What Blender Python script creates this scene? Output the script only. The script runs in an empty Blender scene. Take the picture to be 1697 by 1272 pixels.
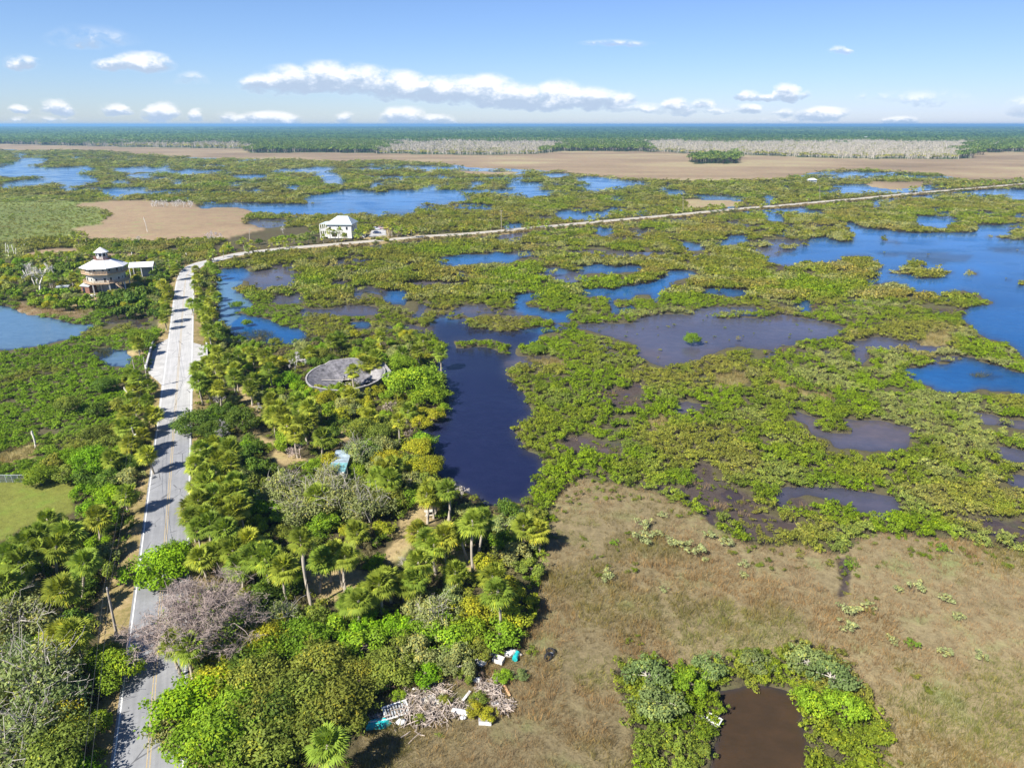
import bpy, math, random
import numpy as np
from mathutils import Vector, Matrix
R = math.radians
rng = np.random.default_rng(7)
random.seed(7)
SC = bpy.context.scene
COL = SC.collection

# ------------------------------------------------------------------ camera model (drone, 24 mm equivalent, 58 m up)
F, CX, CY, PIT, H = 1131.3, 848.5, 636.0, R(20.8), 58.0
SP, CP = math.sin(PIT), math.cos(PIT)

def at(px, py, z=0.0):
    """ground point (world metres) seen at a photo pixel, on the level z"""
    a, b = (px-CX)/F, -(py-CY)/F
    dx, dy, dz = a, CP+b*SP, -SP+b*CP
    t = (z-H)/dz
    return Vector((dx*t, dy*t, z))

def proj(x, y, z):
    d = y*CP-(z-H)*SP
    return CX+F*x/d, CY-F*(y*SP+(z-H)*CP)/d

cam = bpy.data.cameras.new('camera'); cam.lens = 24; cam.sensor_width = 36; cam.clip_start = 0.5; cam.clip_end = 90000
camo = bpy.data.objects.new('camera', cam); COL.objects.link(camo)
camo.location = (0, 0, H); camo.rotation_euler = (R(90)-PIT, 0, 0)
SC.camera = camo

# ------------------------------------------------------------------ small helpers
def tag(o, label=None, cat=None, group=None, kind=None):
    if label: o['label'] = label
    if cat: o['category'] = cat
    if group: o['group'] = group
    if kind: o['kind'] = kind
    return o

def empty(name, loc, rz=0.0):
    o = bpy.data.objects.new(name, None); o.location = loc; o.rotation_euler = (0, 0, rz)
    o.empty_display_size = 0.3
    COL.objects.link(o); return o

def new_mesh(name, v, f, mats=(), smooth=False):
    """v (N,3) array, f list of tuples or (M,k) array"""
    me = bpy.data.meshes.new(name)
    v = np.asarray(v, dtype=np.float32)
    if isinstance(f, np.ndarray):
        k = f.shape[1]; n = len(f)
        me.vertices.add(len(v)); me.vertices.foreach_set('co', v.ravel())
        me.loops.add(n*k); me.loops.foreach_set('vertex_index', f.astype(np.int32).ravel())
        me.polygons.add(n)
        me.polygons.foreach_set('loop_start', np.arange(0, n*k, k, dtype=np.int32))
        me.update(calc_edges=True)
    else:
        me.from_pydata([tuple(map(float, p)) for p in v], [], [tuple(map(int, q)) for q in f])
    me.validate(verbose=False)
    for m in mats: me.materials.append(m)
    if smooth: me.polygons.foreach_set('use_smooth', np.ones(len(me.polygons), dtype=bool))
    return me

def link(name, me, parent=None, loc=None):
    o = bpy.data.objects.new(name, me); COL.objects.link(o)
    if parent: o.parent = parent
    if loc is not None: o.location = loc
    return o

def hash2(ix, iy, s):
    h = (ix.astype(np.int64)*374761393 + iy.astype(np.int64)*668265263 + s*1442695041) & 0xffffffff
    h = ((h ^ (h >> 13))*1274126177) & 0xffffffff
    h = ((h ^ (h >> 16))*2246822519) & 0xffffffff
    return ((h ^ (h >> 15)) & 0xffffff)/float(0xffffff)

def vn(x, y, s=0):
    ix, iy = np.floor(x), np.floor(y); fx, fy = x-ix, y-iy
    fx = fx*fx*(3-2*fx); fy = fy*fy*(3-2*fy)
    a, b = hash2(ix, iy, s), hash2(ix+1, iy, s); c, d = hash2(ix, iy+1, s), hash2(ix+1, iy+1, s)
    return (a*(1-fx)+b*fx)*(1-fy)+(c*(1-fx)+d*fx)*fy

def fbm(x, y, s=0, o=4):
    t, a, n = 0, 0.5, 0
    for i in range(o):
        t = t+a*vn(x*2**i, y*2**i, s+i*17); n += a; a *= 0.5
    return t/n

# ------------------------------------------------------------------ land cover survey (outlines read off the photograph, laid on the ground)
MANG, WATER, SHAL, MUD, DRY, LAWN, SAND, WOOD, MEAD, FLAT, REED, POND, PATCH, LAGOON, FOREST, ISLE = range(16)
REG = {'A': (0, 60, .3359), 'B': (540, 60, .3418), 'C': (1100, 60, .3518), 'D': (350, 330, .2652), 'E': (760, 330, .2652),
       'G': (1200, 300, .2929), 'J': (680, 540, .3005), 'K': (1180, 580, .3047), 'L': (0, 340, .2534), 'M': (0, 600, .2534),
       'N': (0, 880, .2652), 'P': (300, 560, .2711), 'Q': (400, 780, .3342), 'S': (1200, 780, .3342), 'X': (0, 0, 1.0)}
def px_of(reg, x, y):
    o = REG[reg]; return o[0]+x*o[2], o[1]+y*o[2]

COVER = [
 (FLAT,'X',"-400,238 0,239 170,243 400,247 415,254 540,253 640,255 780,257 880,256 930,251 1030,251 1100,252 1140,255 1230,257 1390,263 1500,264 1605,264 1625,253 1700,252 2100,252 2100,296 1697,297 1600,302 1560,290 1430,282 1360,284 1300,296 1200,302 1100,300 1035,296 985,293 915,283 850,281 780,278 740,272 640,266 560,268 470,265 370,263 270,259 170,250 50,249 0,248 -400,247"),
 (FLAT,'B',"630,655 900,658 970,668 830,680 660,668"),
 (FLAT,'C',"940,690 1250,685 1280,700 1150,720 1050,722 960,705"),
 (FLAT,'C',"80,770 300,770 380,785 300,805 100,820"),
 (MEAD,'A',"-700,770 300,780 560,810 500,870 520,930 400,960 360,1000 0,1025 -700,1030"),
 (FLAT,'A',"380,825 560,815 740,810 960,825 1000,845 1180,840 1250,880 1200,905 1190,930 1310,940 1300,985 1200,1000 1000,1010 700,1015 400,1000 360,950 500,930 540,870 420,840"),
 (FLAT,'L',"160,320 330,290 520,290 560,320 300,340 150,350"),
 (MEAD,'L',"0,260 120,250 160,300 100,350 0,370"),
 (FLAT,'L',"560,330 700,320 1000,330 1060,345 860,352 600,350"),
 # far lakes beyond the causeway
 (WATER,'A',"-600,640 0,645 50,635 60,620 130,600 90,595 60,580 130,573 140,600 240,607 235,620 180,630 130,640 230,650 330,645 420,640 480,655 440,668 390,680 470,690 500,705 460,722 380,735 330,760 300,765 330,735 290,722 220,730 130,735 60,745 0,740 0,722 100,715 180,705 270,705 200,690 130,690 60,695 0,690 -600,690"),
 (WATER,'A',"470,755 560,750 720,750 735,765 660,775 600,780 560,805 545,790 490,775"),
 (WATER,'A',"560,650 700,645 760,650 820,635 860,650 880,665 930,655 1000,660 1095,660 1080,675 1000,672 930,683 870,680 850,670 760,668 640,672 560,665"),
 (WATER,'A',"520,715 600,708 680,715 640,725 540,725"), (WATER,'A',"610,690 700,680 770,690 740,700 640,700"),
 (WATER,'A',"830,715 880,708 920,720 880,735 840,730"), (WATER,'A',"1120,722 1190,718 1195,735 1130,740"),
 (WATER,'A',"1140,685 1330,685 1320,697 1200,700"),
 (WATER,'A',"1335,660 1540,648 1560,640 1640,650 1630,670 1690,690 1710,720 1600,720 1580,700 1540,670 1400,668"),
 (WATER,'A',"1400,735 1490,735 1495,755 1430,755"), (WATER,'A',"1305,830 1400,825 1410,840 1340,845"),
 (WATER,'A',"1550,780 1600,790 1710,770 1710,862 1600,860 1550,845 1600,815 1540,815 1500,790 1560,785"),
 (SHAL,'A',"1200,910 1300,905 1400,910 1450,925 1350,942 1280,940 1220,925"), (WATER,'A',"1240,755 1300,750 1310,765 1260,768"),
 (WATER,'B',"-40,770 0,760 100,745 180,750 260,760 350,745 440,765 520,770 640,770 740,785 680,795 620,800 590,815 500,800 450,810 440,850 360,850 250,848 140,840 60,848 -20,850 -60,830 0,815"),
 (WATER,'B',"590,820 680,815 830,825 790,838 700,835 620,830"), (WATER,'B',"0,640 40,660 100,710 60,715 0,690"),
 (WATER,'B',"200,720 240,700 270,720 250,735 210,730"), (WATER,'B',"680,715 750,703 770,715 740,730 700,730"),
 (WATER,'B',"860,720 920,705 945,700 960,715 1060,715 1090,730 1000,742 920,740"),
 (WATER,'B',"1200,690 1280,682 1430,695 1560,710 1600,715 1480,722 1400,725 1370,740 1300,745 1240,738 1290,712 1220,700"),
 (WATER,'B',"820,760 930,770 1050,750 1100,750 1080,768 980,785 940,775 830,770"),
 (WATER,'B',"1100,850 1170,845 1240,858 1390,850 1370,872 1280,885 1180,885 1130,870"), (WATER,'B',"1360,775 1430,780 1450,790 1400,795"),
 (WATER,'B',"1610,750 1697,750 1697,768 1640,765"), (WATER,'B',"850,915 950,910 955,930 860,940"),
 (WATER,'B',"860,650 900,643 940,652 980,660 930,670 840,680 940,660"), (WATER,'B',"1030,670 1140,663 1210,675 1100,685"),
 (WATER,'B',"440,650 530,642 500,658"), (WATER,'B',"540,675 570,672 570,690 550,690"), (WATER,'B',"370,680 395,675 395,695 370,697"),
 (WATER,'B',"600,630 650,622 665,632 610,640"), (WATER,'B',"210,618 250,615 250,625 220,627"), (WATER,'B',"430,735 540,728 550,742 460,750"),
 (WATER,'B',"1300,935 1390,930 1390,950 1340,965 1300,955"),
 (WATER,'C',"1580,735 1660,730 1697,740 1950,740 1950,765 1640,768"), (WATER,'C',"470,835 560,845 570,870 500,868"),
 (WATER,'C',"280,945 390,935 390,960 300,964"), (WATER,'C',"925,655 980,655 975,668 930,668"), (WATER,'C',"1160,660 1240,660 1230,670 1180,668"),
 (WATER,'C',"560,710 595,705 590,722 570,722"), (WATER,'C',"1000,775 1040,772 1040,800 1010,802"), (WATER,'C',"470,760 520,752 540,760 490,780"),
 (WATER,'C',"0,730 80,725 110,740 40,745 0,742"), (WATER,'C',"1640,840 1950,830 1950,855 1660,852"),
 # west of the lagoon, beside the bend of the road
 (WATER,'D',"75,440 180,430 240,440 240,480 200,520 150,550 170,575 230,615 240,660 210,690 150,700 170,720 230,715 300,740 400,770 420,800 520,815 580,840 580,870 500,890 480,915 430,915 420,880 330,820 250,820 150,830 90,810 40,740 30,690 35,640 20,560 30,490"),
 (REED,'D',"130,850 250,815 330,820 420,880 430,915 480,915 500,890 580,870 660,870 640,895 560,930 450,950 300,945 180,930"),
 (SHAL,'D',"250,460 330,440 450,440 560,460 580,490 520,500 560,520 500,535 400,530 330,560 270,540 240,500"),
 (SHAL,'D',"350,640 400,600 480,600 560,570 590,600 570,640 480,655 390,655"),
 (SHAL,'D',"340,420 440,400 540,400 480,430 380,440"), (SHAL,'D',"720,400 780,385 870,360 1050,355 960,380 850,390 780,410"),
 (WATER,'D',"1360,380 1440,370 1550,355 1697,345 1697,395 1600,405 1520,415 1430,400"),
 (SHAL,'D',"840,560 920,545 1000,545 1110,570 1210,575 1225,640 1200,660 1130,645 1110,620 1110,600 1000,600 900,590 980,630 900,620"),
 (WATER,'D',"1115,575 1210,575 1225,640 1200,660 1130,645"),
 (SHAL,'D',"720,690 800,665 900,670 1060,680 1100,700 1050,720 950,720 840,720 760,710"), (WATER,'D',"880,780 960,770 1020,780 1000,800 920,805"),
 (SHAL,'D',"1230,720 1290,700 1300,665 1390,650 1400,665 1330,690 1350,715 1440,720 1500,720 1520,700 1600,665 1697,660 1697,720 1600,740 1560,760 1500,760 1480,740 1390,760 1390,840 1420,870 1480,900 1697,900 1697,780 1600,780 1500,790 1400,720 1300,740"),
 (WATER,'D',"1390,760 1480,740 1560,765 1697,790 1697,910 1480,900 1420,870 1390,840"),
 (WATER,'E',"0,355 100,350 190,345 210,330 320,345 400,340 440,320 460,340 500,345 560,350 540,365 440,355 360,375 300,390 180,395 60,405 0,405"),
 (WATER,'E',"470,430 560,435 640,440 780,420 880,410 1000,425 1080,415 1150,430 1170,445 1090,455 1000,460 900,460 800,455 700,445 640,465 500,465"),
 (WATER,'E',"1270,450 1400,440 1480,460 1400,495 1340,510 1300,545 1300,580 1280,620 1240,640 1220,620 1200,590 1120,600 1060,625 980,625 960,665 1000,680 1060,670 1065,705 990,715 965,690 930,650 930,600 850,610 780,590 720,580 800,565 900,555 980,565 1050,545 1150,530 1240,515 1275,490"),
 (WATER,'E',"330,640 350,600 420,590 560,585 560,610 480,625 400,640 410,665 530,670 520,700 600,705 700,690 720,705 700,740 700,760 620,770 590,760 480,740 400,725 340,690"),
 (SHAL,'E',"0,725 20,680 80,660 180,685 300,690 340,690 400,725 280,710 160,720 60,730"),
 (WATER,'E',"0,780 60,790 80,800 200,810 330,820 400,815 480,810 560,800 600,790 610,830 560,840 490,850 500,880 480,895 410,900 390,920 340,890 290,880 250,870 150,875 100,895 60,880 0,870"),
 (SHAL,'E',"730,790 870,760 940,775 1080,770 1180,730 1240,715 1400,725 1520,725 1640,740 1697,745 1697,940 1560,965 1500,1000 1400,1020 1260,1035 1200,1005 1110,970 1130,930 1080,890 960,850 830,820 760,810"),
 (WATER,'E',"1360,265 1440,275 1540,280 1545,300 1480,315 1430,305"), (WATER,'E',"1590,265 1697,240 1697,280 1640,280"),
 (WATER,'E',"840,190 940,185 970,195 920,220 870,215"), (WATER,'E',"1450,560 1560,555 1697,570 1697,600 1580,590 1500,580"),
 (WATER,'E',"0,455 40,460 60,480 0,480"),
 # the lagoon
 (LAGOON,'J',"120,20 150,-20 330,-20 430,20 500,35 560,20 700,40 690,70 650,95 620,100 580,150 600,170 545,190 540,215 510,280 560,330 610,370 640,410 670,470 650,500 610,550 600,600 580,650 620,700 680,730 715,800 700,870 680,900 650,950 600,950 560,940 480,970 440,985 390,930 320,900 290,870 200,850 150,830 150,770 130,730 100,690 90,640 70,580 100,510 130,470 150,420 180,370 160,300 130,250 100,180 190,140 200,110 170,80 130,60"),
 (ISLE,'E',"50,765 80,735 200,712 300,716 420,724 560,752 600,778 580,808 480,818 330,828 200,820 70,810"), (ISLE,'E',"695,735 790,715 865,738 860,775 715,772"), (ISLE,'E',"400,660 420,640 540,632 560,668 420,672"),
 (ISLE,'E',"970,660 985,640 1060,625 1125,615 1130,645 1060,665 990,678"), (ISLE,'D',"720,745 760,725 850,738 840,762 740,765"), (ISLE,'D',"920,745 1000,730 1060,748 1000,770"), (ISLE,'D',"910,600 960,580 1110,605 1105,630 960,640 905,625"),
 (ISLE,'D',"1480,760 1500,730 1580,715 1620,735 1560,765"), (ISLE,'D',"1285,800 1300,765 1380,765 1385,800 1320,810"),
 (ISLE,'J',"215,75 330,75 420,70 510,85 560,100 580,120 530,170 480,140 400,125 330,130 260,135 230,110"),
 (MUD,'J',"1040,370 1110,350 1200,370 1250,310 1300,330 1290,400 1310,450 1220,470 1130,465 1090,430"),
 (SHAL,'J',"1470,440 1540,420 1600,430 1660,450 1560,470 1500,490"),
 (MUD,'J',"850,620 960,610 1080,630 1130,640 1220,650 1200,700 1150,760 1260,790 1150,760 1080,720 1000,690 930,710 850,680"),
 (MUD,'J',"900,780 1060,800 1230,850 1330,870 1500,890 1580,840 1590,750 1697,780 1697,1131 1600,1030 1500,960 1350,900 1150,840 1000,810"),
 # ponds on the right
 (WATER,'K',"1000,120 1060,95 1200,90 1290,85 1350,50 1450,55 1530,80 1600,105 1640,110 1900,140 1900,245 1697,240 1620,215 1530,215 1440,205 1300,220 1200,205 1130,180 1050,140"),
 (SHAL,'K',"380,310 450,320 520,350 560,360 570,420 650,450 760,455 780,430 720,370 800,380 900,385 970,405 1080,440 1110,470 1050,500 1030,530 960,555 870,565 780,550 690,545 640,490 540,450 510,400 430,355"),
 (SHAL,'K',"390,740 500,735 640,730 760,745 860,770 960,780 1000,840 970,890 950,940 900,900 800,880 720,830 620,800 530,790 450,800 390,860 370,790"),
 (SHAL,'K',"1430,345 1520,355 1600,380 1900,420 1900,460 1697,440 1580,410 1450,400"), (SHAL,'K',"1520,520 1600,530 1900,570 1900,620 1697,600 1590,590"),
 (SHAL,'K',"1560,670 1640,680 1900,710 1900,780 1697,760 1620,730 1570,700"),
 (MUD,'K',"1100,780 1300,880 1280,930 1500,900 1600,930 1900,900 1900,1080 1697,1050 1590,1040 1400,950"),
 (MUD,'K',"0,640 60,650 40,690 120,740 200,790 300,880 380,920 480,960 380,1020 340,1050 200,1000 100,920 0,900"),
 (MUD,'K',"370,860 460,810 520,800 600,860 480,900"),
 (MUD,'K',"1250,470 1380,480 1370,495 1280,490"), (MUD,'K',"400,640 460,645 470,670 430,690"), (MUD,'K',"520,640 580,650 570,680 530,680"),
 (MUD,'K',"190,500 260,490 370,530 350,550 270,520"),
 (WATER,'G',"1900,240 1697,240 1600,250 1430,245 1420,280 1350,290 1250,295 1050,295 950,280 770,265 740,235 620,235 700,255 720,300 730,340 640,340 550,315 470,340 460,370 400,395 330,400 230,445 260,460 330,470 370,480 380,460 450,455 600,455 680,440 690,420 830,425 850,440 880,480 880,500 850,520 860,550 790,560 800,590 910,570 1030,590 1050,615 1190,625 1220,650 1300,690 1400,700 1350,740 1340,780 1400,820 1450,870 1560,900 1640,960 1680,990 1697,1010 1900,1000"),
 (REED,'G',"850,410 1000,395 1100,400 1250,410 1400,420 1430,435 1330,460 1200,465 1060,455 1040,420 900,425"),
 (REED,'G',"1420,370 1550,380 1600,370 1700,390 1900,395 1900,420 1697,410 1560,400"), (REED,'G',"1540,550 1620,548 1620,565"),
 (REED,'G',"1400,1085 1480,1078 1550,1100 1500,1120 1420,1110"),
 (ISLE,'G',"910,510 960,495 1010,500 1020,475 1090,465 1140,490 1220,490 1300,510 1300,530 1200,555 1120,555 1100,540 950,530"), (ISLE,'G',"1350,510 1400,498 1460,525 1440,540 1380,530"),
 (ISLE,'G',"1300,630 1380,615 1420,640 1520,690 1500,705 1380,710 1320,690 1230,650 1250,625"), (ISLE,'G',"1450,310 1560,300 1640,300 1697,320 1697,345 1620,330 1500,328"), (ISLE,'G',"1610,270 1700,255 1900,260 1900,305 1697,310 1620,295"),
 (ISLE,'G',"850,320 890,300 920,330 1000,345 960,355 880,335"), (ISLE,'G',"1650,570 1697,555 1800,560 1800,600 1670,595"), (ISLE,'G',"640,320 720,318 725,345 660,345"), (ISLE,'G',"905,575 960,565 1030,580 1030,605 930,600"),
 (ISLE,'G',"1060,620 1190,615 1195,645 1060,640"), (ISLE,'G',"740,235 900,250 1100,262 1280,262 1400,240 1430,270 1350,288 1200,292 1000,285 850,268 760,258"),
 (WATER,'G',"1060,200 1180,205 1300,215 1360,215 1290,240 1260,265 1180,255 1090,240"), (WATER,'G',"0,615 130,615 140,640 60,660 0,650"),
 (WATER,'G',"310,680 410,690 480,660 470,730 420,745 410,705"), (WATER,'G',"640,670 820,680 830,695 700,690"),
 (MUD,'G',"170,510 330,480 440,470 450,490 330,520 340,540 200,520"), (WATER,'G',"0,330 120,310 130,335 60,355 0,350"),
 (WATER,'G',"280,290 345,290 345,310 300,315"), (WATER,'G',"220,195 340,205 345,228 250,225"),
 (SHAL,'G',"700,940 820,960 800,1010 760,1045 750,1000"),
 (SHAL,'G',"0,790 100,790 230,765 310,760 410,775 470,780 530,780 620,805 650,830 640,850 560,875 450,890 420,900 350,925 270,940 180,950 100,945 0,950"),
 (PATCH,'G',"1080,880 1250,850 1300,900 1200,940 1080,930"), (PATCH,'K',"0,150 150,140 180,190 100,220 0,220"), (PATCH,'J',"640,180 820,190 900,210 820,225 700,205"),
 (PATCH,'J',"1290,520 1400,500 1450,540 1380,580 1300,560"), (PATCH,'K',"230,150 350,160 500,230 620,250 640,290 500,250 330,200"),
 # dry marsh in the foreground
 (DRY,'X',"945,785 1000,800 1080,815 1150,850 1200,880 1250,905 1330,905 1380,915 1450,890 1550,900 1697,915 2150,930 2300,1500 500,1500 600,1240 850,1150 880,1060 900,960 920,880 930,820"),
 (MUD,'S',"530,420 590,420 600,500 610,610 590,640 560,520"),
 (MANG,'X',"1030,1100 1080,1090 1110,1110 1170,1100 1230,1080 1290,1085 1320,1075 1360,1080 1410,1130 1440,1170 1470,1200 1500,1400 1010,1400 1040,1200 1025,1150"),
 (POND,'X',"1180,1165 1190,1150 1240,1138 1290,1142 1310,1155 1330,1180 1335,1240 1340,1330 1180,1330 1175,1200"),
 (DRY,'X',"590,1195 640,1145 760,1132 800,1092 868,1058 890,1062 870,1160 850,1500 540,1500"),
 # left bay and creek
 (WATER,'L',"-1100,650 0,660 60,680 150,690 250,700 320,740 430,760 490,780 600,770 620,790 560,800 510,840 420,870 320,890 200,915 80,930 0,945 -1100,960"),
 (POND,'L',"640,750 760,730 900,720 960,750 920,800 870,790 800,760"),
 (WATER,'L',"660,1030 760,960 830,950 890,970 850,1010 840,1040 700,1045"), (REED,'L',"560,980 650,940 760,930 830,940 760,960 680,1010 600,1010"),
 (FLAT,'L',"100,640 300,690 560,690 640,640 660,690 560,740 400,740 300,720 120,690"),
 # wooded ground
 (WOOD,'X',"322,640 330,600 345,575 380,568 460,575 560,560 640,548 690,560 722,590 735,640 735,690 705,720 720,780 730,800 770,815 810,838 860,842 890,830 905,870 897,920 885,990 868,1060 800,1090 760,1130 640,1140 600,1190 560,1500 180,1500 240,1200 300,900 315,720"),
 (WOOD,'X',"-400,905 0,905 40,880 90,860 130,800 200,765 205,640 250,600 262,640 262,760 230,900 200,1200 170,1500 -400,1500"),
 (WOOD,'L',"-500,400 0,390 300,340 560,340 900,365 1100,330 1220,352 1150,450 1135,700 1050,780 950,720 650,700 560,680 300,690 100,640 -500,620"),
 (WOOD,'L',"1240,400 1300,390 1420,400 1440,440 1400,520 1420,640 1440,750 1500,850 1480,930 1380,920 1300,900 1265,700 1255,500"),
 (WOOD,'D',"0,310 130,240 300,200 560,180 700,230 940,260 700,290 500,310 300,320 170,340 20,380"),
 (LAWN,'M',"-900,805 0,795 180,780 430,785 560,800 540,900 500,1000 400,1060 200,1100 100,1170 0,1215 -900,1260"),
 (PATCH,'M',"-400,640 0,610 200,540 310,560 250,660 120,690 0,710 -400,740"),
 (SAND,'P',"370,240 420,240 440,420 500,560 560,700 700,730 760,770 650,800 560,740 470,650 450,500 390,400 350,330"),
 (SAND,'P',"930,540 1000,560 1030,620 970,640"), (SAND,'Q',"780,200 960,190 980,270 900,290 820,300 840,370 800,430 740,450 720,430 760,350 760,260"),
 (SAND,'Q',"270,510 420,480 600,480 700,500 640,640 460,650 350,660 300,600"), (SAND,'Q',"1000,400 1050,400 1190,440 1190,500 1000,560"),
 (SAND,'N',"690,270 870,100 920,-60 980,-60 880,290 830,600 740,640 620,660 600,500"),
 (SAND,'L',"1050,720 1110,700 1110,800 1040,830"), (SAND,'L',"1265,800 1330,800 1350,905 1275,915"), (SAND,'L',"860,965 960,955 950,1010 870,1010"),
 (FOREST,'X',"-400,190 2120,190 2120,252 1700,252 1625,253 1605,264 1500,264 1390,263 1230,257 1140,255 1100,252 1030,251 930,251 880,256 780,257 640,255 540,253 415,254 400,247 170,243 0,239 -400,238"),
 (FOREST,'C',"110,592 180,577 340,572 358,590 340,602 140,602"),
 (SAND,'L',"540,680 640,640 650,600 600,580 500,590 470,660"), (SAND,'D',"950,270 1000,180 1090,180 1120,240 1330,215 1330,250 1100,262"),
]
RX0, RY0, RX1, RY1 = -420, 196, 2120, 1480           # survey window in photo pixels
RAS = np.full((RY1-RY0, RX1-RX0), MANG, dtype=np.uint8)
def fill(ras, pts, val):
    p = np.array(pts, dtype=float)-[RX0, RY0]
    x0, y0 = np.maximum(np.floor(p.min(0)).astype(int), 0); x1 = min(int(p[:, 0].max())+2, ras.shape[1]); y1 = min(int(p[:, 1].max())+2, ras.shape[0])
    if x1 <= x0 or y1 <= y0: return
    X, Y = np.meshgrid(np.arange(x0, x1)+.5, np.arange(y0, y1)+.5)
    ins = np.zeros(X.shape, bool); n = len(p)
    for i in range(n):
        (ax, ay), (bx, by) = p[i], p[(i+1) % n]
        if ay == by: continue
        ins ^= ((ay > Y) != (by > Y)) & (X < (bx-ax)*(Y-ay)/(by-ay)+ax)
    ras[y0:y1, x0:x1][ins] = val
for c, reg, s in COVER:
    fill(RAS, [px_of(reg, *map(float, q.split(','))) for q in s.split()], c)
RAS[:int(230-RY0), :] = FOREST

def cover(x, y, z=0.0, warp=1.0, isle=False):
    """cover class of ground points; the outlines get a natural wobble"""
    d = np.hypot(x, y)
    w = np.clip(2.2+d*0.016, 1.2, 30)*warp
    f = np.clip((d-250)/350, 0, 1)
    xx = x+((fbm(x/9, y/9, 3, 4)-.5)*(1-f)+(fbm(x/28, y/28, 4, 4)-.5)*f)*w*1.25
    yy = y+((fbm(x/9, y/9, 13, 4)-.5)*(1-f)+(fbm(x/28, y/28, 14, 4)-.5)*f)*w*1.3
    px, py = proj(xx, yy, z)
    i = np.clip(py-RY0, 0, RAS.shape[0]-1).astype(int); j = np.clip(px-RX0, 0, RAS.shape[1]-1).astype(int)
    c = RAS[i, j]
    pool = fbm(x*.011, y*.017, 201, 4); creek = np.abs(fbm(x*.008, y*.013, 202, 4)-.5)
    c = np.where((c == MANG) & (y > 470) & (d > 430) & ((pool > .655) | (creek < .016)), WATER, c)
    gap = fbm(x*.028, y*.05, 203, 4); creek2 = np.abs(fbm(x*.02, y*.035, 204, 4)-.5)
    near = (c == MANG) & (y > 165) & (y <= 470) & (x > -70)
    c = np.where(near & ((gap > .665) | (creek2 < .011)), np.where(gap > .5, SHAL, MUD), c)
    return c if isle else np.where(c == ISLE, MANG, c)

def wet(c): return (c == WATER) | (c == SHAL) | (c == POND) | (c == LAGOON)

# ------------------------------------------------------------------ road alignment
ROADPX = [(226, 1500), (240, 1330), (252, 1195), (263, 1020), (282, 800), (289, 715), (295, 631), (299, 568), (304, 490), (308, 463), (315, 447), (329, 438), (355, 431), (395, 421), (437, 415.5), (477, 411), (514, 408), (562, 404), (602, 400.5), (642, 397), (704, 391.5), (770, 387.5), (829, 382.5), (893, 376.5), (946, 371.5), (1015, 365), (1078, 359.5), (1149, 353), (1216, 346.5), (1293, 340.5), (1364, 334), (1434, 328), (1505, 321), (1575, 315), (1645, 309), (1697, 304.5), (1800, 297.5), (1960, 288), (2200, 277)]
ROADZ = 0.95
def smooth_line(P, n=6):
    P = [np.array(p, float) for p in P]; out = []
    for i in range(len(P)-1):
        p0, p1, p2, p3 = P[max(i-1, 0)], P[i], P[i+1], P[min(i+2, len(P)-1)]
        for k in range(n):
            t = k/n
            out.append(.5*((2*p1)+(p2-p0)*t+(2*p0-5*p1+4*p2-p3)*t*t+(3*p1-p0-3*p2+p3)*t**3))
    out.append(P[-1]); return np.array(out)
_rw = np.array([at(a, b, ROADZ)[:2] for a, b in ROADPX])
_n1 = 9
_fit = np.polyfit(_rw[:_n1, 1], _rw[:_n1, 0], 1)     # the near stretch is dead straight
_rw[:_n1, 0] = np.polyval(_fit, _rw[:_n1, 1])
ROAD = smooth_line(_rw, 6)
ROAD = ROAD[np.concatenate([[True], np.hypot(*np.diff(ROAD, axis=0).T) > .01])]
_ta = np.gradient(ROAD, axis=0); _ta /= np.linalg.norm(_ta, axis=1)[:, None]
RNOR = np.stack([_ta[:, 1], -_ta[:, 0]], 1)           # to the right of travel
def road_dist(x, y):
    x = np.atleast_1d(x); y = np.atleast_1d(y); best = np.full(x.shape, 1e9); sgn = np.zeros(x.shape)
    A, B = ROAD[:-1], ROAD[1:]
    for a, b, n in zip(A, B, RNOR):
        ab = b-a; L = ab@ab
        t = np.clip(((x-a[0])*ab[0]+(y-a[1])*ab[1])/L, 0, 1)
        ex, ey = x-(a[0]+t*ab[0]), y-(a[1]+t*ab[1]); d = np.hypot(ex, ey)
        m = d < best; best = np.where(m, d, best); sgn = np.where(m, np.sign(ex*n[0]+ey*n[1]), sgn)
    return best, sgn
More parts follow.
